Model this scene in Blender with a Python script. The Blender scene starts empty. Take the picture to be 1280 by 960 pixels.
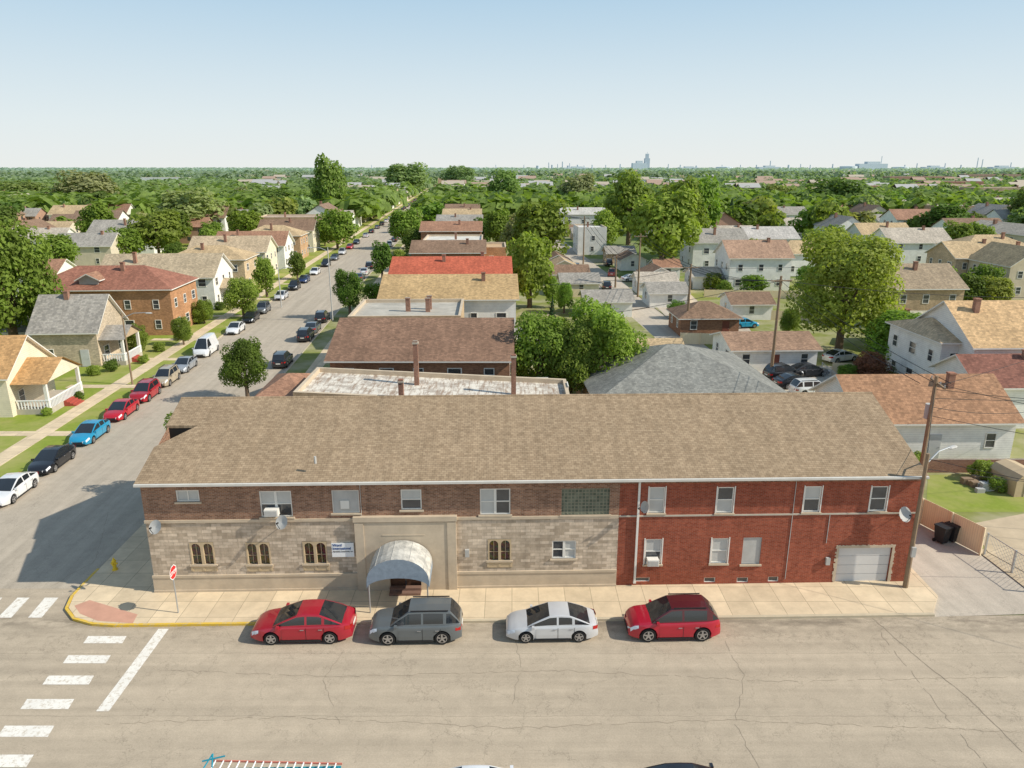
import bpy, math, random
from mathutils import Vector, Matrix, noise
R=random.Random(11)
S=bpy.context.scene; COL=S.collection
PI=math.pi; rad=math.radians
H=23.5; F=918.; TH=math.atan(272/F); ST,CT=math.sin(TH),math.cos(TH)
def ray(px,py):
    u=(px-640)/F; v=(py-480)/F
    return Vector((u,CT-v*ST,-(ST+v*CT)))
def G(px,py,z=0.):
    d=ray(px,py); t=(z-H)/d.z
    return Vector((d.x*t,d.y*t,z))
def ztop(y,py):
    d=ray(640,py); return H+d.z*y/d.y
def lerp(a,b,t): return a+(b-a)*t
def interp(tab,x):
    if x<=tab[0][0]: return tab[0][1]
    for (a,b),(c,d) in zip(tab,tab[1:]):
        if x<=c: return b+(d-b)*(x-a)/(c-a)
    return tab[-1][1]
# ------------------------------------------------------------ mesh helper
class MB:
    def __init__(s): s.v=[];s.f=[];s.m=[]
    def poly(s,pts,m=0):
        i=len(s.v); s.v+=[tuple(p) for p in pts]; s.f.append(tuple(range(i,i+len(pts)))); s.m.append(m); return s
    def box(s,x0,x1,y0,y1,z0,z1,m=0):
        i=len(s.v)
        s.v+=[(x0,y0,z0),(x1,y0,z0),(x1,y1,z0),(x0,y1,z0),(x0,y0,z1),(x1,y0,z1),(x1,y1,z1),(x0,y1,z1)]
        for q in ((0,3,2,1),(4,5,6,7),(0,1,5,4),(1,2,6,5),(2,3,7,6),(3,0,4,7)):
            s.f.append(tuple(i+k for k in q)); s.m.append(m)
        return s
    def cyl(s,p0,p1,r0,r1=None,n=8,m=0,cap=True):
        p0=Vector(p0);p1=Vector(p1); r1=r0 if r1 is None else r1
        a=(p1-p0).normalized(); t=Vector((0,0,1)) if abs(a.z)<.9 else Vector((1,0,0))
        e=a.cross(t).normalized(); g=a.cross(e)
        i=len(s.v)
        for k in range(n):
            w=e*math.cos(2*PI*k/n)+g*math.sin(2*PI*k/n)
            s.v.append(tuple(p0+w*r0)); s.v.append(tuple(p1+w*r1))
        for k in range(n):
            j=(k+1)%n; s.f.append((i+2*k,i+2*k+1,i+2*j+1,i+2*j)); s.m.append(m)
        if cap:
            s.f.append(tuple(i+2*k for k in range(n))); s.m.append(m)
            s.f.append(tuple(i+2*k+1 for k in reversed(range(n)))); s.m.append(m)
        return s
    def slab(s,pts,z0,z1,m=0):
        n=len(pts); s.poly([(p[0],p[1],z1) for p in pts],m)
        for k in range(n):
            a=pts[k];b=pts[(k+1)%n]
            s.poly([(a[0],a[1],z0),(b[0],b[1],z0),(b[0],b[1],z1),(a[0],a[1],z1)],m)
        return s
    def loft(s,rings,m=0,caps=True):
        i=len(s.v); n=len(rings[0])
        for r in rings: s.v+=[tuple(p) for p in r]
        for a in range(len(rings)-1):
            for k in range(n):
                j=(k+1)%n; s.f.append((i+a*n+k,i+a*n+j,i+(a+1)*n+j,i+(a+1)*n+k)); s.m.append(m)
        if caps:
            s.f.append(tuple(i+k for k in reversed(range(n)))); s.m.append(m)
            s.f.append(tuple(i+(len(rings)-1)*n+k for k in range(n))); s.m.append(m)
        return s
    def add(s,o,m=None):
        i=len(s.v); s.v+=list(o.v)
        s.f+=[tuple(i+k for k in f) for f in o.f]; s.m+=[(x if m is None else m) for x in o.m]; return s
    def mesh(s,name,mats,smooth=0):
        me=bpy.data.meshes.new(name); me.from_pydata(s.v,[],s.f)
        if not isinstance(mats,(list,tuple)): mats=[mats]
        for q in mats: me.materials.append(q)
        if len(mats)>1: me.polygons.foreach_set('material_index',s.m)
        if smooth:
            me.polygons.foreach_set('use_smooth',[True]*len(s.f)); me.update()
            try: me.set_sharp_from_angle(angle=rad(smooth))
            except Exception: pass
        me.update(); return me
    def build(s,name,mats,parent=None,smooth=0,color=None):
        o=bpy.data.objects.new(name,s.mesh(name,mats,smooth)); COL.objects.link(o)
        if parent: o.parent=parent
        if color: o.color=(*color[:3],1)
        return o
def tag(o,label=None,cat=None,group=None,kind=None):
    if label: o['label']=label
    if cat: o['category']=cat
    if group: o['group']=group
    if kind: o['kind']=kind
    return o
def empty(name,loc=(0,0,0),rz=0,label=None,cat=None,group=None):
    o=bpy.data.objects.new(name,None); COL.objects.link(o); o.empty_display_size=.3
    o.location=loc; o.rotation_euler=(0,0,rz); return tag(o,label,cat,group)
def struct(o): o['kind']='structure'; return o
def inst(name,me,parent=None,loc=(0,0,0),rz=0,scale=(1,1,1),color=None):
    o=bpy.data.objects.new(name,me); COL.objects.link(o); o.parent=parent
    o.location=loc;o.rotation_euler=(0,0,rz);o.scale=scale
    if color: o.color=(*color[:3],1)
    return o
# ------------------------------------------------------------ materials
class NT:
    def __init__(s,name,rough=.85,metal=0.,spec=.3):
        s.m=bpy.data.materials.new(name); s.m.use_nodes=True; s.t=s.m.node_tree
        s.b=s.t.nodes['Principled BSDF']; s.b.inputs['Roughness'].default_value=rough
        s.b.inputs['Metallic'].default_value=metal; s.b.inputs['Specular IOR Level'].default_value=spec
        g=s.n('NewGeometry'); s.pos=g.outputs['Position']; s.obj=s.n('TexCoord').outputs['Object']
    def n(s,t,**k):
        q=s.t.nodes.new('ShaderNode'+t)
        for a,b in k.items(): setattr(q,a,b)
        return q
    def put(s,i,v):
        if hasattr(v,'links'): s.t.links.new(v,i)
        elif isinstance(v,(tuple,list)): i.default_value=(*v[:3],1) if len(i.default_value)==4 else v[:3]
        else: i.default_value=v
    def math(s,op,a,b=0.,clamp=False):
        q=s.n('Math',operation=op,use_clamp=clamp); s.put(q.inputs[0],a); s.put(q.inputs[1],b); return q.outputs[0]
    def mix(s,f,a,b,blend='MIX'):
        q=s.n('Mix',data_type='RGBA',blend_type=blend); s.put(q.inputs[0],f); s.put(q.inputs[6],a); s.put(q.inputs[7],b); return q.outputs[2]
    def noise(s,vec,scale,detail=3.,rough=.55):
        q=s.n('TexNoise'); s.put(q.inputs['Vector'],vec); q.inputs['Scale'].default_value=scale
        q.inputs['Detail'].default_value=detail; q.inputs['Roughness'].default_value=rough; return q.outputs[0]
    def ramp(s,f,stops):
        q=s.n('ValToRGB'); s.put(q.inputs[0],f); e=q.color_ramp.elements
        while len(e)<len(stops): e.new(.5)
        for k,(p,c) in enumerate(stops):
            e[k].position=p; e[k].color=(*c,1) if isinstance(c,tuple) else (c,c,c,1)
        return q.outputs[0]
    def xyz(s,v):
        q=s.n('SeparateXYZ'); s.put(q.inputs[0],v); return q.outputs
    def comb(s,x,y,z=0.):
        q=s.n('CombineXYZ'); s.put(q.inputs[0],x); s.put(q.inputs[1],y); s.put(q.inputs[2],z); return q.outputs[0]
    def tint(s): return s.n('ObjectInfo').outputs['Color']
    def bump(s,h,st=.4,d=.02):
        q=s.n('Bump'); q.inputs['Strength'].default_value=st; q.inputs['Distance'].default_value=d
        s.put(q.inputs['Height'],h); s.put(s.b.inputs['Normal'],q.outputs[0])
    def out(s,c): s.put(s.b.inputs['Base Color'],c); return s.m
def sc(c,k): return tuple(min(1,x*k) for x in c[:3])
def plain(name,c,rough=.7,metal=0,var=.18,scale=1.5,spec=.3):
    k=NT(name,rough,metal,spec)
    return k.out(k.mix(k.noise(k.obj,scale,5,.65),sc(c,1-var*1.3),sc(c,1+var*1.3)))
def tinted(name,rough=.7,var=.2,scale=1.2,spec=.3,metal=0):
    k=NT(name,rough,metal,spec); f=k.ramp(k.noise(k.obj,scale,5,.65),[(.25,1-var),(.75,1+var)])
    return k.out(k.mix(1.,k.tint(),f,'MULTIPLY'))
def brickmat(name,bw,bh,mort,c1=None,c2=None,cm=(.3,.27,.24),roof=False,stain=.25,bump=.3,off=.5,streak=False):
    k=NT(name,.9,0,.15); x=k.xyz(k.obj)
    vec=k.comb(x[0],x[1]) if roof else k.comb(k.math('ADD',x[0],x[1]),x[2])
    q=k.n('TexBrick'); k.put(q.inputs['Vector'],vec); q.inputs['Scale'].default_value=1; q.offset=off
    q.inputs['Brick Width'].default_value=bw; q.inputs['Row Height'].default_value=bh
    q.inputs['Mortar Size'].default_value=mort; q.inputs['Mortar Smooth'].default_value=.2
    q.inputs['Bias'].default_value=-.1
    if c1: q.inputs['Color1'].default_value=(*c1,1); q.inputs['Color2'].default_value=(*c2,1); q.inputs['Mortar'].default_value=(*cm,1); c=q.outputs[0]
    else:
        q.inputs['Color1'].default_value=(.78,.78,.78,1); q.inputs['Color2'].default_value=(1.2,1.18,1.15,1); q.inputs['Mortar'].default_value=(*[m*3 for m in cm],1)
        c=k.mix(1.,k.tint(),q.outputs[0],'MULTIPLY')
    st=k.ramp(k.noise(k.obj,.35,6,.65),[(.3,1-stain),(.7,1+stain)])
    c=k.mix(1.,c,st,'MULTIPLY')
    st2=k.ramp(k.noise(k.obj,4.,2,.6),[(.3,.87),(.7,1.13)]); c=k.mix(1.,c,st2,'MULTIPLY')
    if streak:
        sv=k.comb(k.math('MULTIPLY',x[0],2.2),k.math('MULTIPLY',x[1] if roof else x[2],.22)); c=k.mix(1.,c,k.ramp(k.noise(sv,1.,5,.7),[(.32,.84),(.6,1.05)]),'MULTIPLY')
    k.bump(q.outputs[1],-bump,.02)
    return k.out(c)
A={}
def asphalt(name,c,along=True,crack=1.,stain=False):
    k=NT(name,.93,0,.2); x=k.xyz(k.pos)
    big=k.noise(k.pos,.07,5,.6); mid=k.noise(k.pos,1.1,5,.7); fine=k.noise(k.pos,14,2,.7)
    col=k.mix(big,sc(c,.86),sc(c,1.12)); col=k.mix(1.,col,k.ramp(mid,[(.3,.90),(.7,1.07)]),'MULTIPLY')
    col=k.mix(1.,col,k.ramp(fine,[(.2,.84),(.8,1.14)]),'MULTIPLY')
    if along: sv=k.comb(k.math('MULTIPLY',x[0],.04),x[1])
    else: sv=k.comb(k.math('ADD',x[0],k.math('MULTIPLY',x[1],.065)),k.math('MULTIPLY',x[1],.04))
    col=k.mix(1.,col,k.ramp(k.noise(sv,1.1,5,.65),[(.3,.85),(.62,1.06)]),'MULTIPLY')
    w=k.n('TexNoise'); k.put(w.inputs['Vector'],k.pos); w.inputs['Scale'].default_value=.6; w.inputs['Detail'].default_value=8; w.inputs['Roughness'].default_value=.62
    va=k.n('VectorMath',operation='SCALE'); k.put(va.inputs[0],w.outputs[1]); va.inputs['Scale'].default_value=3.4
    vb=k.n('VectorMath',operation='ADD'); k.put(vb.inputs[0],k.pos); k.put(vb.inputs[1],va.outputs[0])
    for s_,th,am in ((.11,.0022,.36),(.30,.0050,.30),(.8,.009,.24)):
        vo=k.n('TexVoronoi',feature='DISTANCE_TO_EDGE'); k.put(vo.inputs['Vector'],vb.outputs[0]); vo.inputs['Scale'].default_value=s_
        line=k.math('LESS_THAN',vo.outputs[0],th)
        if s_>.2: line=k.math('MULTIPLY',line,k.math('GREATER_THAN',k.noise(k.pos,.13 if s_<.5 else .21,2),.47 if s_<.5 else .55))
        col=k.mix(k.math('MULTIPLY',line,am*crack),col,sc(c,.35))
    if along:
        for yy in (31.6,27.2,23.9):
            d_=k.math('ABSOLUTE',k.math('SUBTRACT',k.math('ADD',x[1],k.math('MULTIPLY',k.noise(k.pos,.5,5,.7),.35)),yy+.17)); ln=k.math('LESS_THAN',d_,.02)
            col=k.mix(k.math('MULTIPLY',ln,.3),col,sc(c,.35))
        # worn wheel lanes, slightly darker
        for yy in (30.2,28.4,25.6):
            d_=k.math('SUBTRACT',1.,k.math('DIVIDE',k.math('ABSOLUTE',k.math('SUBTRACT',x[1],yy)),.55),True)
            col=k.mix(k.math('MULTIPLY',d_,k.math('MULTIPLY',k.noise(sv,2.2,3),.28)),col,sc(c,.55))
    spots=k.ramp(k.noise(k.pos,.6,4,.75),[(.64,0.),(.78,1.)])
    col=k.mix(k.math('MULTIPLY',spots,.32),col,sc(c,.5))
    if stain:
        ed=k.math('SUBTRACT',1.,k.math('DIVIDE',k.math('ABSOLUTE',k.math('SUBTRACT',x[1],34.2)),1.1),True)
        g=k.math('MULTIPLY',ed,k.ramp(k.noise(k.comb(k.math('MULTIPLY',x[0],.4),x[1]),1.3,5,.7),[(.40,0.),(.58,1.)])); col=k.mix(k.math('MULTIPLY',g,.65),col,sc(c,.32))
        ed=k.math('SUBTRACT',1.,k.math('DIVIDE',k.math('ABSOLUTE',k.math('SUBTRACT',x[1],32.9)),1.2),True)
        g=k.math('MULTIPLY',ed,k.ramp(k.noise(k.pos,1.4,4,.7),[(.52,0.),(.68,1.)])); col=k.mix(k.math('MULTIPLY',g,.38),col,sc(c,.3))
    return k.out(col)
A['road']=asphalt('front_asphalt',(.465,.385,.285),stain=True)
A['side']=asphalt('side_asphalt',(.45,.385,.30),False,.8)
A['alley']=asphalt('alley_concrete',(.50,.435,.35),False,.9)
A['crack']=plain('crack_and_shadow_tone',(.27,.22,.16),.9)  # dark tone for the cracks and the painted wire shadow
def conc(name,c,bw=1.5):
    k=NT(name,.9,0,.2); x=k.xyz(k.pos); q=k.n('TexBrick'); k.put(q.inputs['Vector'],k.comb(x[0],x[1])); q.offset=0
    q.inputs['Scale'].default_value=1;q.inputs['Brick Width'].default_value=bw;q.inputs['Row Height'].default_value=bw;q.inputs['Mortar Size'].default_value=.018
    q.inputs['Color1'].default_value=(*sc(c,.92),1);q.inputs['Color2'].default_value=(*sc(c,1.1),1);q.inputs['Mortar'].default_value=(*sc(c,.6),1)
    cc=k.mix(1.,q.outputs[0],k.ramp(k.noise(k.pos,.8,6,.7),[(.3,.82),(.65,1.08)]),'MULTIPLY')
    return k.out(cc)
A['walk']=conc('sidewalk_concrete',(.65,.52,.35))
A['kerb']=plain('kerb_concrete',(.52,.44,.31),.9,var=.2)
def wornpaint(name,c,under):
    k=NT(name,.8); n=k.ramp(k.noise(k.pos,5,5,.75),[(.5,0.),(.64,1.)]); n2=k.noise(k.pos,.8,3)
    return k.out(k.mix(k.math('MULTIPLY',n,.8),k.mix(n2,sc(c,.85),sc(c,1.1)),under))
A['yellow']=wornpaint('yellow_kerb_paint',(.70,.46,.06),(.52,.43,.28))
A['rdwhite']=wornpaint('white_road_paint',(.80,.76,.68),(.48,.395,.29))
A['pink']=plain('red_tactile_pad',(.55,.30,.21),.9)
def grassmat(name,a,b,dry):
    k=NT(name,.95,0,.1); c=k.mix(k.noise(k.pos,2.5,5,.7),a,b); d=k.ramp(k.noise(k.pos,.18,4,.6),[(.42,0.),(.64,1.)])
    c=k.mix(k.math('MULTIPLY',d,.6),c,dry); return k.out(c)
A['grass']=grassmat('lawn_grass',(.15,.21,.03),(.30,.35,.06),(.42,.36,.16))
A['yard']=grassmat('back_yard_ground',(.15,.18,.04),(.27,.28,.08),(.46,.40,.29))
k=NT('distant_ground',.95,0,.1); x=k.xyz(k.pos)
c=k.mix(k.noise(k.pos,.06,6,.7),(.12,.17,.04),(.21,.25,.08)); c=k.mix(k.ramp(k.noise(k.pos,.03,5,.7),[(.54,0.),(.64,1.)]),c,(.36,.32,.24))
hz=k.math('DIVIDE',k.math('SUBTRACT',x[1],200.),1900.,True); c=k.mix(hz,c,(.37,.45,.43)); A['ground']=k.out(c)  # distance haze put into the ground colour, paler farther out
def leafmat(name):
    k=NT(name,.7,0,.25); x=k.xyz(k.pos)
    v=k.ramp(k.noise(k.pos,.42,4,.7),[(.3,.66),(.5,1.),(.7,1.34)])
    c=k.mix(1.,k.tint(),v,'MULTIPLY'); f=k.ramp(k.noise(k.pos,3.,2,.7),[(.25,.72),(.75,1.3)]); c=k.mix(1.,c,f,'MULTIPLY')
    hz=k.math('MULTIPLY',k.math('DIVIDE',k.math('SUBTRACT',x[1],220.),1800.,True),.9); c=k.mix(hz,c,(.34,.43,.40))  # leaf colour fades to blue-grey far away, standing in for haze
    tr=k.n('BsdfTranslucent'); k.put(tr.inputs[0],k.mix(1.,c,(1.4,1.5,.7),'MULTIPLY')); ms=k.n('MixShader'); ms.inputs[0].default_value=.4
    k.t.links.new(k.b.outputs[0],ms.inputs[1]); k.t.links.new(tr.outputs[0],ms.inputs[2])
    k.t.links.new(ms.outputs[0],k.t.nodes['Material Output'].inputs[0]); return k.out(c)
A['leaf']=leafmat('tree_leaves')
A['bark']=plain('tree_bark',(.17,.12,.08),.95,var=.35,scale=6)
A['stone']=brickmat('limestone_blocks',.55,.19,.012,(.42,.335,.245),(.70,.575,.44),(.40,.32,.24),stain=.17,streak=True)
A['brownbrick']=brickmat('brown_brick',.24,.085,.012,(.21,.10,.06),(.38,.205,.125),(.32,.25,.19),stain=.2,streak=True)
A['redbrick']=brickmat('red_brick',.24,.085,.010,(.275,.062,.032),(.385,.10,.052),(.28,.15,.11),stain=.13,streak=True)
A['shingle']=brickmat('roof_shingle',.26,.15,.009,(.30,.215,.135),(.40,.295,.19),(.19,.138,.087),roof=True,stain=.08,bump=.4,streak=True)
A['brick']=brickmat('house_brick',.3,.1,.012,stain=.22,cm=(.3,.28,.26))
A['shing']=brickmat('house_shingle',.32,.19,.012,roof=True,stain=.16,cm=(.24,.24,.24),streak=True)
k=NT('house_siding',.7,0,.25); xx=k.xyz(k.obj); w=k.math('FRACT',k.math('MULTIPLY',xx[2],5.)); 
c=k.mix(1.,k.tint(),k.ramp(w,[(0.,.6),(.14,1.),(1.,1.04)]),'MULTIPLY'); c=k.mix(1.,c,k.ramp(k.noise(k.obj,.9,5,.7),[(.3,.84),(.7,1.08)]),'MULTIPLY'); A['siding']=k.out(c)
A['flat']=tinted('flat_roof_coating',.9,.3,.5)
k=NT('peeling_white_roof',.85); n_=k.ramp(k.noise(k.obj,.9,8,.75),[(.46,0.),(.56,1.)]); sx=k.xyz(k.obj)
n2=k.ramp(k.noise(k.comb(k.math('MULTIPLY',sx[0],2.),k.math('MULTIPLY',sx[1],.25)),1.6,6,.75),[(.48,0.),(.60,1.)])
c=k.mix(n_,(.68,.63,.54),(.42,.37,.31)); c=k.mix(k.math('MULTIPLY',n2,.8),c,(.26,.17,.11)); A['peel']=k.out(c)
A['lime']=plain('smooth_limestone',(.54,.44,.32),.85,var=.24,scale=1.2)
A['trim']=plain('white_trim',(.76,.73,.66),.6,var=.08)
A['tan']=plain('tan_stone_trim',(.52,.40,.25),.85,var=.15)
A['dark']=plain('dark_void',(.02,.018,.016),.8)
A['board']=plain('grey_boarding',(.46,.45,.42),.8,var=.2)
k=NT('window_glass',.08,0,.9); A['glass']=k.out(k.mix(k.noise(k.obj,1.3,2),(.02,.025,.03),(.10,.105,.11)))
A['blind']=plain('window_blind',(.50,.50,.47),.35,var=.15,scale=1.,spec=.6)
A['gdoor']=plain('garage_door_paint',(.64,.62,.59),.6,var=.10,scale=.8)
k=NT('stained_glass',.25,0,.6); v=k.n('TexVoronoi'); k.put(v.inputs['Vector'],k.obj); v.inputs['Scale'].default_value=7
cc=k.mix(.85,v.outputs['Color'],(.09,.06,.025)); A['stained']=k.out(k.mix(1.,cc,(.55,.42,.3),'MULTIPLY'))
A['block']=brickmat('glass_block',.2,.2,.03,(.10,.115,.085),(.17,.185,.135),(.22,.21,.15),stain=.15,off=0)
k=NT('car_paint',.32,.15,.5); k.b.inputs['Coat Weight'].default_value=.8; k.b.inputs['Coat Roughness'].default_value=.06; A['paint']=k.out(k.mix(1.,k.tint(),k.ramp(k.noise(k.obj,.8,3),[(.3,.92),(.7,1.06)]),'MULTIPLY'))
k=NT('car_glass',.05,0,1.); A['cglass']=k.out((.018,.022,.026))
A['tyre']=plain('tyre_rubber',(.02,.02,.02),.9); A['rim']=plain('wheel_alloy',(.5,.5,.51),.35,.8,var=.05)
A['blackp']=plain('black_plastic',(.025,.025,.027),.5); A['lamp']=plain('headlight_lens',(.75,.77,.8),.12,0,.05,spec=.9)
A['tail']=plain('red_lens',(.42,.012,.01),.2,0,.05,spec=.8)
A['wood']=plain('weathered_pole',(.27,.19,.12),.95,var=.3,scale=5)
k=NT('fence_boards',.9,0,.15); fx=k.xyz(k.obj); w=k.math('FRACT',k.math('MULTIPLY',fx[0],6.5)); c=k.mix(k.noise(k.comb(k.math('MULTIPLY',fx[0],6.),fx[2]),1.,3),(.74,.58,.36),(.92,.76,.52)); A['fence']=k.out(k.mix(1.,c,k.ramp(w,[(0.,.45),(.1,1.),(1.,1.)]),'MULTIPLY'))
A['metal']=plain('galvanised_metal',(.45,.46,.46),.45,.5,var=.12); A['wire']=plain('wire',(.03,.03,.03),.8)
A['red']=plain('sign_red',(.62,.03,.03),.5); A['white']=plain('sign_white',(.84,.84,.82),.6,var=.04); A['ink']=plain('sign_blue',(.04,.10,.28),.6)
A['hyd']=plain('hydrant_yellow',(.80,.55,.04),.5); A['chim']=brickmat('chimney_brick',.22,.08,.01,(.26,.11,.07),(.36,.17,.11),(.3,.25,.2))
A['tealp']=plain('teal_paint',(.02,.26,.34),.4)
k=NT('canopy_fabric',.75,0,.2); A['canopy']=k.out(k.mix(k.ramp(k.noise(k.obj,1.5,7,.75),[(.40,0.),(.62,1.)]),(.62,.60,.54),(.34,.33,.30)))
A['canblue']=plain('canopy_grey_blue',(.25,.30,.35),.7,var=.3,scale=4)
A['stepred']=plain('red_painted_steps',(.40,.08,.055),.8); A['stepdull']=plain('worn_entrance_steps',(.20,.12,.09),.85); A['conc2']=plain('grey_concrete',(.48,.43,.35),.9); A['dirt']=plain('bare_dirt',(.50,.40,.27),.95,var=.25,scale=.8)
A['tintp']=tinted('tinted_surface',.7,.12)
# ------------------------------------------------------------ setting
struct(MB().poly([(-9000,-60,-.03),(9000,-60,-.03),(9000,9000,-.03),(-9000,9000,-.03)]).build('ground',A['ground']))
def kl(y): return -39.1-.0648*(y-60.7)
def kr(y): return interp([(37,-24.9),(60,-25.4),(88,-27.1),(1500,-27.1-.0648*1412)],y)
struct(MB().poly([(-260,-50,0),(260,-50,0),(260,39.5,0),(-21,33.9,0),(-24.9,52,0),(-260,52,0)]).build('front_road',A['road']))
m=MB(); ys=[52,60,88,150,300,600,1400]
for a,b in zip(ys,ys[1:]): m.poly([(kl(a),a,0),(kr(a),a,0),(kr(b),b,0),(kl(b),b,0)])
struct(m.build('side_road',A['side']))
struct(MB().poly([(-37.9,37.5,.004),(-25.2,37.5,.004),(-25.2,52.3,.004),(-38.5,52.3,.004)]).build('road_crossing',A['side']))
front=[(-25,38.5),(-24.9,36.6),(-24.5,35.4),(-23.6,34.5),(-22.4,34.05),(-21.2,33.93),(0,34.4),(23.0,34.92),(24.2,36.6),(24.6,52),(-25.3,52)]
struct(MB().slab(front,-.02,.12).build('front_pavement',A['walk']))
def strip(pts,w,z0,z1,mb=None):
    mb=mb or MB()
    for a,b in zip(pts,pts[1:]):
        a=Vector(a);b=Vector(b);t=(b-a).normalized();n=Vector((t.y,-t.x))*w/2
        mb.slab([a-n,b-n,b+n,a+n],z0,z1)
    return mb
struct(strip([(-25.08,39.5),(-25.0,36.6),(-24.6,35.35),(-23.65,34.42),(-22.4,33.96),(-21.2,33.84),(-12.9,34.02)],.15,-.02,.134).build('yellow_kerb',A['yellow']))
struct(strip([(-12.9,34.02),(0,34.3),(23.0,34.83)],.2,-.02,.13).build('front_kerb',A['kerb']))
struct(MB().poly([G(*p,.124) for p in ((93,757),(112,750),(172,768),(166,779),(122,776),(100,767))]).build('kerb_ramp_pad',A['pink']))
def seg(f0,f1,ys): return [(f0(y),y) for y in ys]+[(f1(y),y) for y in reversed(ys)]
al=lambda y: 24.6-.0648*(y-37); ar=lambda y: 30.4-.0648*(y-37)
YY=[52.4,60,88,150,300,600,1200]
struct(MB().slab(seg(kr,al,YY),-.02,.10).build('block_lawn',A['yard']))
struct(MB().slab(seg(lambda y:-190.,kl,YY),-.02,.10).build('west_lawn',A['grass']))
struct(MB().slab(seg(ar,lambda y:100.,[42,52.4,60,88,160]),-.02,.08).build('east_yard',A['yard']))
struct(MB().poly([(22.6,34.7,.005),(31,35.1,.005),(30,37,.005)]+[(ar(y),y,.005) for y in (60,120,300,560)]+[(al(y)-.6,y,.005) for y in (560,300,120,60,37)]).build('alley',A['alley']))
for pts in (((742,346),(770,344),(812,384),(776,390)),((795,358),(850,356),(885,388),(835,398)),((860,398),(930,400),(940,416),(850,420))): struct(MB().poly([G(*p,.108) for p in pts]).build('parking_pad',A['alley']))
for nm,f,o1,o2 in (('west_pavement',kl,-4.6,-2.9),('east_pavement',kr,2.4,4.0)):
    struct(MB().slab(seg(lambda y:f(y)+o1,lambda y:f(y)+o2,YY),.09,.125).build(nm,A['walk']))
for nm,f in (('west_kerb',kl),('east_kerb',kr)):
    struct(strip([(f(y),y) for y in YY],.18,-.02,.125).build(nm,A['kerb']))
struct(MB().poly([(29.8,37.2,.06),(120,39,.06),(120,44,.06),(29.5,44,.06)]).build('corner_ground',A['dirt']))
struct(strip([(31,35.6),(60,36.2),(120,37.6)],2.4,-.02,.12).build('corner_pavement',A['walk']))
for y in (63,78,90,101,118,134,152): struct(MB().slab([(kl(y)-9,y-.6),(kl(y)-.2,y-.6),(kl(y)-.2,y+.6),(kl(y)-9,y+.6)],.1,.129).build('garden_path',A['walk']))
def mark(name,pts,z=.008): return struct(MB().poly([G(*p,z) for p in pts]).build(name,A['rdwhite']))
for x0,x1,y in ((109,157,799.5),(84,137,824),(59,116,850),(32,91,880),(4,66,914),(-26,40,951)):
    h=4.5+(y-800)*.022; mark('crosswalk_stripe',[(x0-1-h*.9,y+h),(x0+h*.3,y-h),(x1+h*.3,y-h),(x1-h*.9,y+h)])
for pts in (((-3,772),(22,747),(37,747),(14,772)),((35,772),(56,747),(73,747),(52,772)),((-40,772),(-12,747),(3,747),(-22,772))): mark('crosswalk_stripe',pts,.009)
mark('stop_line',[(120,889),(198,786),(211,786),(136,889)])
rc_=random.Random(4)
for pts,w in ((((1090,772),(1150,825),(1210,872),(1278,940)),.022),(((1100,790),(1190,905),(1235,962)),.010),(((215,838),(420,846),(700,838),(980,852),(1290,846)),.010),(((130,905),(360,896),(640,910),(900,900),(1290,915)),.010),(((905,800),(930,845),(918,905),(950,962)),.008),(((430,812),(405,850),(425,905)),.007),(((640,790),(652,830),(640,880)),.007),(((60,735),(120,700),(135,640)),.009)):  # first diagonal strip stands in for a wire's shadow, painted dark; others are cracks
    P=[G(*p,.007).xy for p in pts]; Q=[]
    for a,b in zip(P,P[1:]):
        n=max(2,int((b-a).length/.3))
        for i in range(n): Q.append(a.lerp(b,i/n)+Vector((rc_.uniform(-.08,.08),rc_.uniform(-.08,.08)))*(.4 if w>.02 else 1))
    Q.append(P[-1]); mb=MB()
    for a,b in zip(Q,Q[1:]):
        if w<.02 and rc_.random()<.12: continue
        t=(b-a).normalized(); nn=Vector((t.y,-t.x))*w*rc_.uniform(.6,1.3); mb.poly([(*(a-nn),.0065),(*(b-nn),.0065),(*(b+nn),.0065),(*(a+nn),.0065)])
    struct(mb.build('road_crack_and_shadow',A['crack']))
# ------------------------------------------------------------ main corner building
P0=Vector((-20.4,37.0,0)); P1=Vector((23.05,38.1,0)); AN=math.atan2(P1.y-P0.y,P1.x-P0.x); WL=(P1-P0).length
ex=Vector((math.cos(AN),math.sin(AN),0)); ey=Vector((-ex.y,ex.x,0))
def FX(px,py,off=0.):
    d=ray(px,py); o=Vector((0,0,H))-P0; t=(off-o.dot(ey))/d.dot(ey); p=o+d*t
    return p.dot(ex),p.z
def BW(s,y,z=0): return P0+ex*s+ey*y+Vector((0,0,z))
B=empty('corner_building',P0,AN,'long two-storey corner building, limestone left half, red brick right half, brown shingle roof','building')
HE=7.05; DEP=13.7; RY=6.85; RZ=9.55
sB=FX(773,660)[0]; zS=FX(500,648)[1]; zW=FX(500,715)[1]
holes=[]; wins=[]
def hw(px0,px1,py0,py1,style):
    s0,z1=FX(px0,(py0)); s1,z0=FX(px1,py1); s0=FX(px0,(py0+py1)/2)[0]; s1=FX(px1,(py0+py1)/2)[0]
    holes.append((s0,s1,z0,z1)); wins.append((s0,s1,z0,z1,style))
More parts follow.
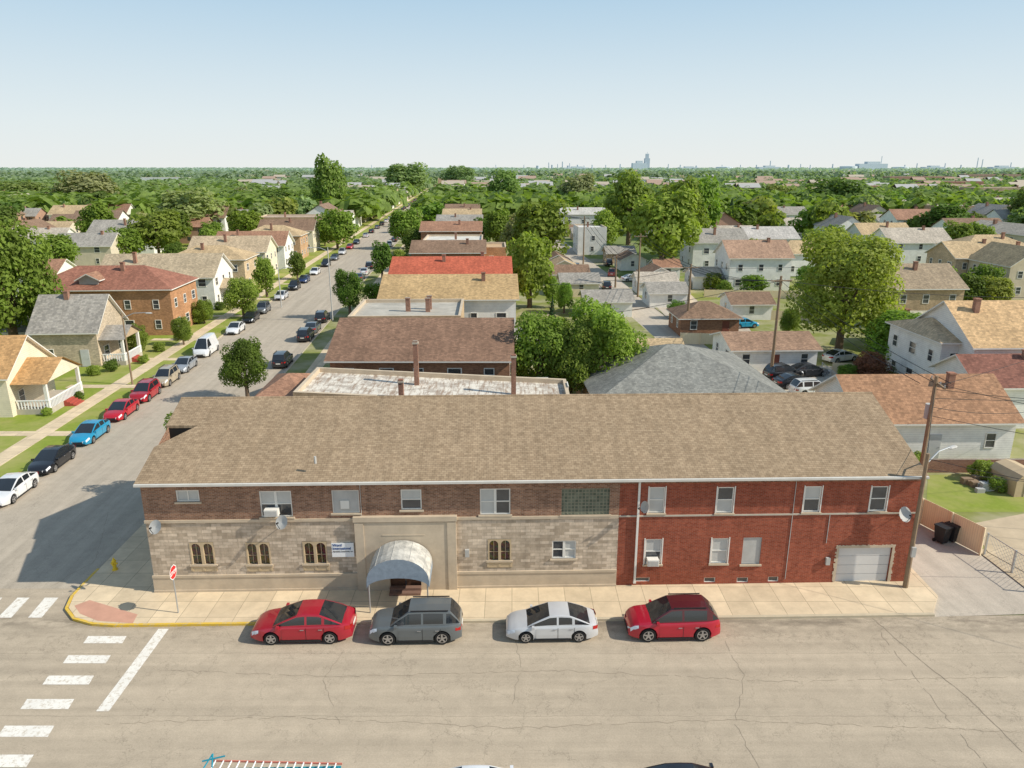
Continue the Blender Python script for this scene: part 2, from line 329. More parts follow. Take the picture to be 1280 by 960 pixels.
for a in ((220,249,613,627,'slide'),(325,365,614,646,'double'),(415,449,613,641,'board'),(501,527,612,637,'single'),(600,638,611,643,'double'),(702,762,611,643,'block'),
    (811,831,609,641,'single'),(896,917,609,641,'single'),(1005,1026,608,640,'single'),(1088,1109,608,639,'single'),
    (238,268,678,705,'arch'),(308,338,678,705,'arch'),(379,409,677,704,'arch'),(610,639,674,700,'arch'),(690,720,676,698,'double'),
    (806,827,674,705,'single'),(889,910,673,704,'single'),(928,951,672,705,'panel'),
    (880,894,722,728,'base'),(921,935,722,728,'base'),(960,973,721,727,'base'),(792,812,722,727,'base'),(1046,1112,685,729,'garage')): hw(*a)
def wallholes(mb,s0,s1,z0,z1,m=0,dep=.22):
    hs=[h for h in holes if h[1]>s0 and h[0]<s1 and h[3]>z0 and h[2]<z1]
    X=sorted({s0,s1}|{min(max(v,s0),s1) for h in hs for v in h[:2]}); Z=sorted({z0,z1}|{min(max(v,z0),z1) for h in hs for v in h[2:]})
    for a,b in zip(X,X[1:]):
        for c,d in zip(Z,Z[1:]):
            mx,mz=(a+b)/2,(c+d)/2
            if any(h[0]<mx<h[1] and h[2]<mz<h[3] for h in hs): continue
            mb.poly([(a,0,c),(b,0,c),(b,0,d),(a,0,d)],m)
    for a,b,c,d in hs:
        a=max(a,s0);b=min(b,s1);c=max(c,z0);d=min(d,z1)
        mb.poly([(a,0,c),(a,dep,c),(a,dep,d),(a,0,d)],m).poly([(b,0,c),(b,dep,c),(b,dep,d),(b,0,d)],m)
        mb.poly([(a,0,c),(b,0,c),(b,dep,c),(a,dep,c)],m).poly([(a,0,d),(b,0,d),(b,dep,d),(a,dep,d)],m)
    return mb
w=MB(); wallholes(w,0,sB,0,zS); w.poly([(0,0,0),(0,DEP,0),(0,DEP,zS),(0,0,zS)])
tag(w.build('wall',A['stone'],B),'pale limestone block lower wall')
w=MB(); wallholes(w,0,sB,zS,HE); w.poly([(0,0,zS),(0,DEP,zS),(0,DEP,HE),(0,RY,RZ),(0,0,HE)])
tag(w.build('wall',A['brownbrick'],B),'brown brick upper wall')
w=MB(); wallholes(w,sB,WL,0,HE); w.poly([(WL,0,0),(WL,DEP,0),(WL,DEP,HE),(WL,RY,RZ),(WL,0,HE)]); w.poly([(0,DEP,0),(WL,DEP,0),(WL,DEP,HE),(0,DEP,HE)])
tag(w.build('wall',A['redbrick'],B),'red brick wall of the right half')
MB().poly([(.3,.6,.1),(WL-.3,.6,.1),(WL-.3,.6,HE-.1),(.3,.6,HE-.1)]).build('inner_wall',A['dark'],B)
m=MB(); sp0=FX(446,690)[0]; sp1=FX(571,690)[0]
for a,b in ((-.04,sp0),(sp1,sB-.02)): m.box(a,b,-.07,0,zS-.1,zS+.06)
m.build('string_course',A['lime'],B)
zr=FX(950,643)[1]
MB().box(sB+.02,WL+.03,-.05,0,zr-.05,zr+.04).build('string_course',A['conc2'],B)
m=MB()
for a,b in ((-.06,sp0),(sp1,sB)):
    m.box(a,b,-.10,0,zW-.14,zW).box(a,b,-.06,0,0,zW-.14).box(a,b,-.12,-.06,0,.25)
m.build('plinth',A['lime'],B)
m=MB().box(0,WL,-.02,0,HE-.5,HE-.42)
for px in (288,655): 
    s_,z_=FX(px,640); m.poly([(s_-.16,-.015,z_),(s_,-.015,z_-.16),(s_+.16,-.015,z_),(s_,-.015,z_+.16)])
m.build('soldier_course',A['brownbrick'],B)
m=MB(); zt=FX(500,646,-.2)[1]; sc0=FX(487,700)[0]; sc1=FX(526,700)[0]
m.box(sp0,sc0,-.2,0,0,zt-.35).box(sc1,sp1,-.2,0,0,zt-.35).box(sc0,sc1,-.2,0,2.7,zt-.35).box(sp0-.06,sp1+.06,-.26,0,zt-.3,zt)
for a in (sp0,sp1-.5): m.box(a,a+.5,-.24,-.2,0,zt-.35)
m.box(sc0-.3,sc1+.3,-.22,-.2,3.6,3.66)
m.build('portal',A['lime'],B)
m=MB().box(sc0,sc1,-.06,-.02,0,2.7,0).box((sc0+sc1)/2-.03,(sc0+sc1)/2+.03,-.09,-.06,.3,2.6,1)
for a in (.25,1.25): m.box(sc0+a*.9,sc0+a*.9+.5,-.08,-.06,1.2,2.3,1)
d=m.build('door',[plain('oak_door',(.10,.05,.03),.5),A['glass']],B)
MB().cyl(((sc0+sc1)/2+.1,-.12,1.0),((sc0+sc1)/2+.1,-.12,1.3),.02).build('handle',A['metal'],d)
m=MB()
for i in range(2): m.box(sc0,sc1,-.5-.3*(1-i),-.2,.12,.27+.15*i)
m.build('entrance_steps',A['stepdull'],B)
def win(s0,s1,z0,z1,st):
    fr=MB(); pn=MB(); W_=s1-s0; t=.07
    def ring(a,b,c,d,y0=.04,y1=.12,t=.07,m=0):
        fr.box(a,a+t,y0,y1,c,d,m).box(b-t,b,y0,y1,c,d,m).box(a+t,b-t,y0,y1,c,c+t,m).box(a+t,b-t,y0,y1,d-t,d,m)
    fm=A['trim']; pm=A['glass']; name='window'; sill=True; lab=None
    if st in('single','double'):
        cs=[(s0,s1)] if st=='single' else [(s0,(s0+s1)/2),((s0+s1)/2,s1)]
        for a,b in cs:
            ring(a,b,z0,z1); zm=(z0+z1)/2; fr.box(a+t,b-t,.05,.11,zm-.03,zm+.03)
            pn.poly([(a+t,.09,z0+t),(b-t,.09,z0+t),(b-t,.09,zm),(a+t,.09,zm)],1 if R.random()<.3 else 0); pn.poly([(a+t,.075,zm),(b-t,.075,zm),(b-t,.075,z1-t),(a+t,.075,z1-t)],1 if R.random()<.6 else 0)
            if st=='single' and s0>sB: fr.box(a-.06,a,-.03,.0,z0,z1+.06).box(b,b+.06,-.03,.0,z0,z1+.06)
    elif st=='slide':
        ring(s0,s1,z0,z1); fr.box((s0+s1)/2-.03,(s0+s1)/2+.03,.05,.11,z0+t,z1-t); pn.poly([(s0,.09,z0),(s1,.09,z0),(s1,.09,z1),(s0,.09,z1)],1)
    elif st in('board','panel'):
        ring(s0,s1,z0,z1,t=.05); pm=A['board']; pn.poly([(s0,.06,z0),(s1,.06,z0),(s1,.06,z1),(s0,.06,z1)],0); lab='boarded over window in grey'
        if st=='board': fr.box(s0+W_*.3,s0+W_*.62,.0,.055,z0+.25,z0+.75)
        else: fm=A['board']
    elif st=='block':
        pm=A['block']; ring(s0,s1,z0,z1,t=.05,y0=.03); fm=A['block']; pn.poly([(s0,.06,z0),(s1,.06,z0),(s1,.06,z1),(s0,.06,z1)],0); lab='grey-green glass block window'
    elif st=='base':
        ring(s0,s1,z0,z1,t=.04); pn.poly([(s0,.1,z0),(s1,.1,z0),(s1,.1,z1),(s0,.1,z1)],0); sill=False; name='basement_window'
    elif st=='arch':
        fm=A['tan']; pm=A['stained']; lab='pair of arched stained glass lights in tan surround'
        q=W_/2; rr=q*.38
        for i in range(2):
            a=s0+q*i;b=a+q; cx=(a+b)/2; zs=z1-.08-rr
            fr.box(a,cx-rr,-.02,.12,z0,zs).box(cx+rr,b,-.02,.12,z0,zs)
            N=8; pts=[(cx-rr*math.cos(PI*j/N),zs+rr*math.sin(PI*j/N)) for j in range(N+1)]
            for j in range(N):
                (xa,za),(xb,zb)=pts[j],pts[j+1]; ta=a+(b-a)*j/N; tb=a+(b-a)*(j+1)/N
                fr.poly([(xa,-.02,za),(xb,-.02,zb),(tb,-.02,z1),(ta,-.02,z1)]); fr.poly([(xa,-.02,za),(xb,-.02,zb),(xb,.12,zb),(xa,.12,za)])
            fr.poly([(a,-.02,zs),(pts[0][0],-.02,zs),(a,-.02,z1)]).poly([(b,-.02,zs),(pts[-1][0],-.02,zs),(b,-.02,z1)])
            fr.box(cx-.012,cx+.012,.06,.1,z0,zs+rr).box(cx-rr,cx+rr,.06,.1,(z0+zs)/2,(z0+zs)/2+.02)
            pn.poly([(a,.1,z0),(b,.1,z0),(b,.1,z1),(a,.1,z1)],0)
        for i in range(3): fr.box(s0-.06+i*(W_/2)-(.0 if i else 0),s0+.06+i*(W_/2),-.05,-.02,z0-.4,z0-.1)
        fr.box(s0-.05,s1+.05,-.03,.0,z0-.45,z0-.1)
    elif st=='garage':
        name='garage_door'; fm=A['gdoor']; n=4; hz=(z1-z0)/n
        for i in range(n): fr.box(s0+.02,s1-.02,.12,.16,z0+i*hz+.012,z0+(i+1)*hz-.012)
        pn.box(s0,s1,.16,.2,z0,z1); pm=A['board']; sill=False
        q=MB(); zz=0.12
        while zz<z1+.08:
            o=R.uniform(.12,.22); q.box(s0-o,s0,-.02,.02,zz,zz+.10); o=R.uniform(.12,.22); q.box(s1,s1+o,-.02,.02,zz,zz+.10); zz+=.105
        xx=s0-.15
        while xx<s1+.08: q.box(xx,xx+.10,-.023,.02,z1,z1+R.uniform(.14,.2)); xx+=.105
        q.build('garage_surround',A['lime'],B)
    f=fr.build(name,fm,B)
    if lab: tag(f,lab)
    pn.build('door_leaf' if st=='garage' else 'pane',[pm,A['blind']],f)
    if sill: MB().box(s0-.1,s1+.1,-.09,.05,z0-.1,z0).build('sill',A['lime'],f)
for q in wins: win(*q)
for px,py,wd in ((341,638,.75),(815,700,.65)):
    s_,z_=FX(px,py); o=MB().box(-wd/2,wd/2,-.4,.02,-.2,.2).box(-wd/2+.05,wd/2-.05,-.42,-.4,-.15,.15,1).build('air_conditioner',[A['trim'],A['board']])
    o.location=BW(s_,0,z_); o.rotation_euler.z=AN; tag(o,'white window air conditioner '+('under the upper twin window left of the canopy' if px<400 else 'in the lower left window of the red brick half'),'air conditioner')
m=MB(); s_=FX(795,660)[0]; m.box(s_,s_+.12,-.13,-.03,.3,HE-.05).box(s_-.02,s_+.14,-.14,-.02,.3,.42)
m.build('downspout',A['trim'],B)
MB().box(-.1,WL+.12,-.5,-.36,HE-.2,HE-.07).build('gutter',plain('gutter_paint',(.62,.59,.53),.6),B)
for px,a,b in ((985,.4,HE-.4),(1031,2.7,zr),(455,zS+.1,HE-.3)): 
    s_=FX(px,690)[0]; MB().box(s_-.015,s_+.015,-.04,-.005,a,b).build('conduit',A['board'],B)
for px,py in ((1034,700),(584,690)):
    s_,z_=FX(px,py); MB().box(s_-.12,s_+.12,-.16,-.01,z_-.25,z_+.2).build('meter_box',A['board'],B)
sl=(RZ-HE)/RY; ov=.36; lx=-.14; rx=WL+.18
def rz(y): return HE+sl*(y)+.05
m=MB(); n0,n1,nx=2.5,4.3,1.75
top=[(lx,-ov),(rx,-ov),(rx,RY),(lx,RY),(lx,n1),(nx,n1),(lx,n0)]
m.poly([(x,y,rz(y)) for x,y in top]); m.poly([(lx,RY,rz(RY)),(rx,RY,rz(RY)),(rx,DEP+ov,rz(-ov)),(lx,DEP+ov,rz(-ov))])
for k in range(len(top)):
    a=top[k];b=top[(k+1)%len(top)]
    if a[1]==RY and b[1]==RY: continue
    m.poly([(a[0],a[1],rz(a[1])-.16),(b[0],b[1],rz(b[1])-.16),(b[0],b[1],rz(b[1])),(a[0],a[1],rz(a[1]))])
m.poly([(rx,RY,rz(RY)-.16),(rx,DEP+ov,rz(-ov)-.16),(rx,DEP+ov,rz(-ov)),(rx,RY,rz(RY))])
rf=m.build('roof',A['shingle'],B)
MB().cyl((lx,RY,rz(RY)-.02),(rx,RY,rz(RY)-.02),.08,n=6).build('ridge_cap',A['shingle'],rf)
MB().poly([(lx+.1,n0,6.4),(nx,n1,6.4),(nx,n1,rz(n1)),(lx+.1,n0,rz(n0))]).poly([(nx,n1+.02,6.4),(lx+.1,n1+.02,6.4),(lx+.1,n1+.02,rz(n1)-.1),(nx,n1+.02,rz(n1)-.1)]).poly([(-.1,n0,6.5),(nx,n1,6.5),(-.1,n1,6.5)]).build('roof_notch',A['dark'],rf)
p=G(394,575,8.0)-P0; MB().cyl((p.dot(ex),p.dot(ey),7.8),(p.dot(ex),p.dot(ey),8.2),.07).build('vent_pipe',A['board'],rf)
C=empty('entrance_canopy',BW(FX(504,700)[0],0),AN,'weathered off-white barrel canopy with grey-blue edge over the entrance of the corner building','canopy')
m=MB(); hw_=1.68; zc=2.05; ah=1.32; N=16; dp=2.45
arc=[(-hw_*math.cos(PI*j/N),zc+ah*math.sin(PI*j/N)) for j in range(N+1)]
for j in range(N):
    a,b=arc[j],arc[j+1]; m.poly([(a[0],-.3,a[1]),(b[0],-.3,b[1]),(b[0],-dp,b[1]),(a[0],-dp,a[1])])
m.build('vault',A['canopy'],C,smooth=60)
m=MB()
for j in range(1,N,3): a=arc[j]; m.cyl((a[0]*1.003,-.3,a[1]+.005),(a[0]*1.003,-dp,a[1]+.005),.014,n=4)
m.build('seam',A['board'],C)
m=MB()
for a,b in zip(arc,arc[1:]):
    za=zc-.38+(a[1]-zc)*.45; zb=zc-.38+(b[1]-zc)*.45
    m.poly([(a[0],-dp-.02,a[1]+.03),(b[0],-dp-.02,b[1]+.03),(b[0]*.99,-dp-.02,zb),(a[0]*.99,-dp-.02,za)])
m.build('front_valance',A['canblue'],C)
for s_ in (-1,1): MB().box(s_*hw_-.01,s_*hw_+.01,-dp,-.3,zc-.38,zc+.02).build('side_valance',A['canblue'],C)
for s_ in (-1,1): MB().cyl((s_*(hw_-.1),-dp+.05,.12),(s_*(hw_-.1),-dp+.05,zc),.04).build('post',A['metal'],C)
def text(body,size,mat,parent,loc,name='lettering',rx_=PI/2,rz_=0,align='LEFT',bold=0.,ext=.004):
    cu=bpy.data.curves.new('t','FONT'); cu.body=body; cu.size=size; cu.align_x=align; cu.extrude=ext; cu.offset=bold
    t=bpy.data.objects.new('t',cu); COL.objects.link(t); dg=bpy.context.evaluated_depsgraph_get(); dg.update()
    me=bpy.data.meshes.new_from_object(t.evaluated_get(dg)); bpy.data.objects.remove(t); me.materials.clear(); me.materials.append(mat)
    o=bpy.data.objects.new(name,me); COL.objects.link(o); o.parent=parent; o.location=loc; o.rotation_euler=(rx_,0,rz_); return o
s0,z1=FX(414,679,-.1); s1,z0=FX(443,696,-.1)
BN=empty('banner',BW(s0,-.1,z0),AN,'white banner with church name in blue and black letters beside the canopy','banner')
bw_,bh_=s1-s0,z1-z0
MB().box(0,bw_,0,.03,0,bh_).build('cloth',A['white'],BN)
text('Word',.21,A['ink'],BN,(.06,-.01,bh_-.2),bold=.006); text('International',.2,A['ink'],BN,(.06,-.01,bh_-.4),bold=.005)
text('Apostolic Community Inc.',.108,A['blackp'],BN,(.06,-.01,bh_-.56),bold=.002)
def dish(px,py,off,label,tilt=(-.5,-.75,.45),r=.38):
    s_,z_=FX(px,py,-off); p=BW(s_,-off,z_)
    Dd=empty('satellite_dish',p,0,label,'satellite dish')
    nrm=Vector(tilt).normalized(); e=nrm.cross(Vector((0,0,1))).normalized(); g=e.cross(nrm); m=MB(); N=16; rings=[]
    for rr,dd in ((.02,0),(.5,.05),(1.,.14)):
        rings.append([nrm*dd*r*1.6+e*math.cos(2*PI*j/N)*r*rr+g*math.sin(2*PI*j/N)*r*rr*1.05 for j in range(N)])
    m.loft(rings,caps=False).poly(rings[0]); m.build('reflector',A['board'],Dd,smooth=40)
    MB().cyl(-g*r*.95+nrm*.1,nrm*.5-g*.12,.018,n=5).cyl(nrm*.5-g*.12,nrm*.38-g*.06,.05,n=6).build('feed_arm',A['blackp'],Dd)
    b=ey*(off+.02)-Vector((0,0,.3)); MB().cyl((0,0,0),-nrm*.12+Vector((0,0,-.15)),.03,n=6).cyl(-nrm*.12+Vector((0,0,-.15)),b,.03,n=6).build('bracket',A['metal'],Dd)
dish(195,659,.5,'grey satellite dish at the left corner of the limestone wall',(-.2,-.8,.5))
dish(353,653,.5,'grey satellite dish on the string course above the arched windows',(-.3,-.8,.5))
dish(807,634,.4,'satellite dish beside the white downspout on red brick',(-.9,-.5,.3),.33)
dish(1130,643,.5,'satellite dish at the right end of the red brick wall',(.3,-.85,.45),.42)
# ------------------------------------------------------------ cars
def carspec(kind):
    if kind=='sedan': return dict(L=4.8,W=1.84,top=[(-2.4,.62),(-2.33,.9),(-2.1,.99),(-1.6,1.02),(0,.97),(.9,.97),(1.25,.93),(1.9,.82),(2.25,.70),(2.36,.6),(2.4,.5)],gh=(-1.95,-.9,.15,1.3),roof=1.45,wb=1.38,r=.33,pil=[(-1.15,-1.02),(-.32,-.22)],seam=[(-1.12,-.29),(-.26,.85)])
    if kind=='suv': return dict(L=4.6,W=1.86,top=[(-2.3,.7),(-2.27,1.0),(-2.2,1.1),(0,1.06),(1.0,1.06),(1.25,1.03),(1.9,.96),(2.15,.85),(2.26,.7),(2.3,.55)],gh=(-2.2,-1.75,.3,1.2),roof=1.70,wb=1.33,r=.365,pil=[(-1.55,-1.40),(-.42,-.32)],seam=[(-1.25,-.39),(-.36,.8)])
    if kind=='crossover': return dict(L=4.6,W=1.86,top=[(-2.3,.72),(-2.26,1.02),(-2.18,1.14),(-1,1.10),(0,1.07),(1.0,1.06),(1.25,1.04),(1.8,.98),(2.1,.88),(2.24,.72),(2.3,.5)],gh=(-2.22,-1.62,.2,1.2),roof=1.70,wb=1.35,r=.38,pil=[(-1.85,-1.55),(-.42,-.32)],seam=[(-1.2,-.39),(-.36,.8)])
    if kind=='van': return dict(L=5.3,W=2.0,top=[(-2.65,.8),(-2.63,1.15),(0,1.15),(1.7,1.15),(2.2,1.05),(2.5,.9),(2.65,.6)],gh=(-2.62,-2.5,1.1,2.1),roof=2.25,wb=1.6,r=.36,pil=[(-2.6,.45)],seam=[(-1.0,.45),(.5,1.4)])
    return dict(L=4.2,W=1.76,top=[(-2.1,.66),(-2.06,.95),(-1.9,1.0),(0,.97),(.9,.97),(1.2,.93),(1.75,.82),(2.0,.70),(2.1,.5)],gh=(-2.0,-1.3,.15,1.15),roof=1.48,wb=1.25,r=.32,pil=[(-1.25,-1.1),(-.35,-.25)],seam=[(-1.15,-.3),(-.28,.8)])
def carparts(kind):
    q=carspec(kind); L=q['L'];W=q['W'];Lh=L/2; out=[]
    def hwid(x):
        e=max(0,(abs(x)-(Lh-.85))/.85); return W/2*(1-.26*e**2.3)
    r=q['r'];ra=r+.06
    def zb(x):
        z=.2+max(0,(abs(x)-(Lh-.5))/.5)*.08
        for c_ in (-q['wb'],q['wb']):
            if abs(x-c_)<ra: z=max(z,r+math.sqrt(max(0,ra*ra-(x-c_)**2)))
        return z
    xs=sorted({-Lh+L*i/46 for i in range(47)}|{c_+s_*k_ for c_ in(-q['wb'],q['wb']) for s_ in(-1,1) for k_ in (ra,ra*.999,ra*.97)}|{-Lh+.03,Lh-.03,-Lh+.09,Lh-.09})
    rings=[]
    for x in xs:
        h=hwid(x); t=interp(q['top'],x); b=zb(x); ms=min(max(b+.03,.5),t-.06); sh=max(ms+.01,t-.14)
        half=[(h*.95,b),(h,ms),(h*.985,sh),(h*.93,t-.03),(h*.80,t)]
        rings.append([(x,y,z) for y,z in half]+[(x,0,t+.035*min(1,(Lh-abs(x))*3))]+[(x,-y,z) for y,z in reversed(half)])
    b=MB().loft(rings); out.append(('body',b,'paint',None,40))
    xa,xb,xc,xd=q['gh']; xs2=sorted({xa+(xb-xa)*i/5 for i in range(6)}|{xb+(xc-xb)*i/8 for i in range(9)}|{xc+(xd-xc)*i/5 for i in range(6)}|{v for p in q['pil'] for v in p if xa<v<xd})
    bel=lambda x: interp(q['top'],x)-.015
    def rzz(x):
        if x<xb: return lerp(bel(xa),q['roof']-.03,((x-xa)/(xb-xa))**.85)
        if x>xc: return lerp(bel(xd),q['roof']-.03,((xd-x)/(xd-xc))**.9)
        return q['roof']-.03+.03*math.sin(PI*(x-xb)/(xc-xb))
    G_={n:MB() for n in('roof','windscreen','rear_window','wl','wr','pl','pr')}
    def sec(x):
        z0=bel(x);z1=max(rzz(x),z0+.001);h0=hwid(x)*.9;h1=h0-.30*(z1-z0)
        return [(lerp(h0,h1,f),lerp(z0,z1,f)) for f in (0,.1,.88,1)]+[(h1*.9,z1+.02),(0,z1+.045)]
    for x0,x1 in zip(xs2,xs2[1:]):
        p,n=sec(x0),sec(x1); xm=(x0+x1)/2; ispil=any(a<=xm<=c_ for a,c_ in q['pil'])
        for sg,wn,pn_ in ((1,'wl','pl'),(-1,'wr','pr')):
            for k_ in range(5):
                if k_ in(0,2): d_=pn_
                elif k_==1: d_=pn_ if ispil else wn
                elif k_==3: d_='roof' if xb<=xm<=xc else pn_
                else: d_='roof' if xb<=xm<=xc else('windscreen' if xm>xc else 'rear_window')
                G_[d_].poly([(x0,sg*p[k_][0],p[k_][1]),(x1,sg*n[k_][0],n[k_][1]),(x1,sg*n[k_+1][0],n[k_+1][1]),(x0,sg*p[k_+1][0],p[k_+1][1])])
    out+=[('roof',G_['roof'],'paint',None,40),('window_frame',G_['pl'],'paint',None,40),('window_frame',G_['pr'],'paint',None,40),('windscreen',G_['windscreen'],'cglass',None,40),('rear_window',G_['rear_window'],'cglass',None,40),('side_window',G_['wl'],'cglass',None,40),('side_window',G_['wr'],'cglass',None,40)]
    for sg in (1,-1):
        for a,c_ in q['seam']:
            m=MB(); n_=6
            for i in range(n_):
                x0=lerp(a,c_,i/n_);x1=lerp(a,c_,(i+1)/n_)
                for f0,f1,z0_,z1_ in ((.99,1.,.3,.5),(1.,.985,.5,.84)):
                    m.poly([(x0,sg*(hwid(x0)*f0+.008),z0_),(x1,sg*(hwid(x1)*f0+.008),z0_),(x1,sg*(hwid(x1)*f1+.008),z1_),(x0,sg*(hwid(x0)*f1+.008),z1_)])
            lim=-q['wb']+ra+.02; m.v=[(x if x>lim or z>r+ra+.03 else lim,y,z) for x,y,z in m.v]
            out.append(('door',m,'paint',None,0)); di=len(out)-1
            out.append(('handle',MB().box(a+.06,a+.24,sg*(hwid(a)*.985+.005),sg*(hwid(a)*.985+.04),.80,.83),'rim',di,0))
            out.append(('door_seam',MB().box(a-.028,a-.008,sg*(hwid(a)+.0),sg*(hwid(a)+.006),.3,.9),'blackp',di,0))
        out.append(('mirror',MB().box(xd-.35,xd-.22,sg*W*.47,sg*(W*.47+.2),bel(xd)-.02,bel(xd)+.13),'paint',None,0))
        m=MB()
        for x0,x1 in ((Lh-.45,Lh-.25),(Lh-.25,Lh-.08)):
            t0,t1=interp(q['top'],x0),interp(q['top'],x1); m.poly([(x0,sg*(hwid(x0)+.012),t0-.15),(x1,sg*(hwid(x1)+.012),t1-.2),(x1,sg*(hwid(x1)*.93+.012),t1-.02),(x0,sg*(hwid(x0)*.93+.012),t0-.03)])
        x0=Lh-.08; t0=interp(q['top'],x0); m.poly([(x0,sg*(hwid(x0)+.012),t0-.2),(Lh+.012,sg*hwid(Lh)*.6,t0-.22),(Lh+.012,sg*hwid(Lh)*.6,t0-.1),(x0,sg*(hwid(x0)*.93+.012),t0-.02)])
        out.append(('headlight',m,'lamp',None,0))
        m=MB(); x0,x1=-Lh+.3,-Lh+.05; m.poly([(x0,sg*(hwid(x0)+.012),.75),(x1,sg*(hwid(x1)+.012),.72),(x1,sg*(hwid(x1)*.97+.012),.92),(x0,sg*(hwid(x0)*.97+.012),.93)])
        m.poly([(x1,sg*(hwid(x1)+.012),.72),(-Lh-.012,sg*hwid(Lh)*.6,.72),(-Lh-.012,sg*hwid(Lh)*.6,.88),(x1,sg*(hwid(x1)*.97+.012),.92)])
        out.append(('tail_light',m,'tail',None,0))
        out.append(('sill_trim',MB().box(-q['wb']+ra+.03,q['wb']-ra-.03,sg*(W/2-.03)-.02,sg*(W/2-.03)+.02,.17,.27),'blackp',None,0))
    out.append(('grille',MB().box(Lh-.01,Lh+.014,-.42,.42,.36,.50).box(Lh-.02,Lh+.01,-.6,.6,.27,.34),'blackp',None,0))
    out.append(('number_plate',MB().box(-Lh-.02,-Lh+.01,-.26,.26,.62,.74),'trim',None,0))
    if kind in('suv','crossover'):
        for sg in(1,-1): out.append(('roof_rail',MB().box(xb+.1,xc-.1,sg*.62,sg*.66,q['roof']+.02,q['roof']+.07),'blackp',None,0))
    for cx in (q['wb'],-q['wb']):
        for sg in (1,-1):
            y1=sg*(W/2-.01); y0=sg*(W/2-.24)
            m=MB(); m.loft([[(cx+math.cos(2*PI*j/20)*rr,yy,r+math.sin(2*PI*j/20)*rr) for j in range(20)] for rr,yy in ((r*.6,y0),(r*.97,y0),(r,y0+sg*.04),(r,y1-sg*.04),(r*.95,y1),(r*.68,y1))],caps=True)
            out.append(('wheel',m,'tyre',None,40)); wi=len(out)-1
            m=MB(); yf=y1+sg*.006
            m.loft([[(cx+math.cos(2*PI*j/20)*rr,yf,r+math.sin(2*PI*j/20)*rr) for j in range(20)] for rr in (r*.70,r*.60)],caps=False)
            for s_ in range(5):
                a=2*PI*s_/5+.3; c1,s1=math.cos(a),math.sin(a); 
                m.poly([(cx+c1*r*.1-s1*.05,yf+sg*.002,r+s1*r*.1+c1*.05),(cx+c1*r*.62-s1*.035,yf+sg*.002,r+s1*r*.62+c1*.035),(cx+c1*r*.62+s1*.035,yf+sg*.002,r+s1*r*.62-c1*.035),(cx+c1*r*.1+s1*.05,yf+sg*.002,r+s1*r*.1-c1*.05)])
            m.poly([(cx+math.cos(2*PI*j/10)*.06,yf+sg*.005,r+math.sin(2*PI*j/10)*.06) for j in range(10)])
            out.append(('rim',m,'rim',wi,0))
    return out
CARS={}; FAR={}
for kd in('sedan','suv','van','hatch','crossover'):
    ps=carparts(kd); CARS[kd]=[(n,m.mesh(n,A[mt],sm),pa,mt) for n,m,mt,pa,sm in ps]
    names=['paint','cglass','tyre','rim','blackp','lamp','tail','trim']; big=MB()
    for n,m,mt,pa,sm in ps: big.add(m,names.index(mt))
    FAR[kd]=big.mesh('car_'+kd,[A[x_] for x_ in names],35)
def car(kind,x,y,rz_,color,label,group=None,detail=True,sc_=1.,z=0.,roofc=None):
    if not detail:
        o=inst('parked_car',FAR[kind],None,(x,y,z),rz_,(sc_,)*3,color); return tag(o,label,'van' if kind=='van' else 'car',group)
    e=empty('parked_car',(x,y,z),rz_,label,'van' if kind=='van' else 'car',group); e.scale=(sc_,)*3; obs=[]
    for n,me,pa,mt in CARS[kind]: obs.append(inst(n,me,e if pa is None else obs[pa],color=roofc if (roofc and n in('roof','window_frame')) else color))
    return e
FG='cars parked along the front kerb'
RED=(.50,.012,.025);SIL=(.62,.62,.63);GRY=(.12,.13,.14);BLK=(.012,.013,.017);WHT=(.78,.78,.77);BLU=(.02,.30,.50);TAN=(.45,.38,.27)
for kd,p0,p1,py,c_,lab,rc in (('sedan',312,440,806,(.42,.012,.03),'dark red sedan parked at the kerb, leftmost of the front row of four',None),('suv',460,577,807,(.13,.145,.15),'dark grey estate SUV parked at the kerb just right of the red sedan',None),
    ('sedan',632,748,805,(.60,.60,.60),'silver sedan parked at the kerb in front of the corner building',None),('crossover',785,901,803,(.46,.008,.03),'bright red SUV with dark roof, rightmost of the front row',(.10,.012,.018))):
    p=G((p0+p1)/2,py-1); ln=(p1-p0)/F*(p.y*CT+H*ST-.2); L0=carspec(kd)['L']; 
    car(kd,p.x,p.y+.9,PI+AN,c_,lab,FG,sc_=min(1.08,ln/L0),roofc=rc)
ordn=['first','second','third','fourth','fifth','sixth','seventh','eighth','ninth','tenth','eleventh','twelfth','thirteenth','fourteenth','fifteenth','sixteenth','seventeenth','eighteenth','nineteenth','twentieth']
W_=[('sedan',623,'white',WHT),('sedan',585,'black',BLK),('sedan',550,'bright blue',BLU),('sedan',521,'red',RED),('crossover',499,'dark red',(.4,.01,.02)),('suv',480,'tan',TAN),('sedan',463,'grey',(.3,.32,.34)),('van',443,'white',WHT),
('sedan',416,'white',WHT),('sedan',402,'black',BLK),('suv',391,'grey',GRY),('sedan',374,'silver',SIL),('suv',362,'black',BLK),('sedan',353,'dark blue',(.02,.04,.12)),('sedan',343,'white',WHT),('suv',333,'black',BLK),('sedan',325,'grey',GRY),('suv',318,'silver',SIL),('sedan',311,'dark red',RED),('sedan',305,'black',BLK)]
for i,(kd,py,cn,c_) in enumerate(W_):
    y=G(100,py).y+.5; car(kd,kl(y)+1.25,y,-PI/2+.065,c_,f'{cn} {kd if kd!="suv" else "SUV"} parked {ordn[i]} from the crossing on the left side of the side street','cars on the left side of the side street',detail=i<12)
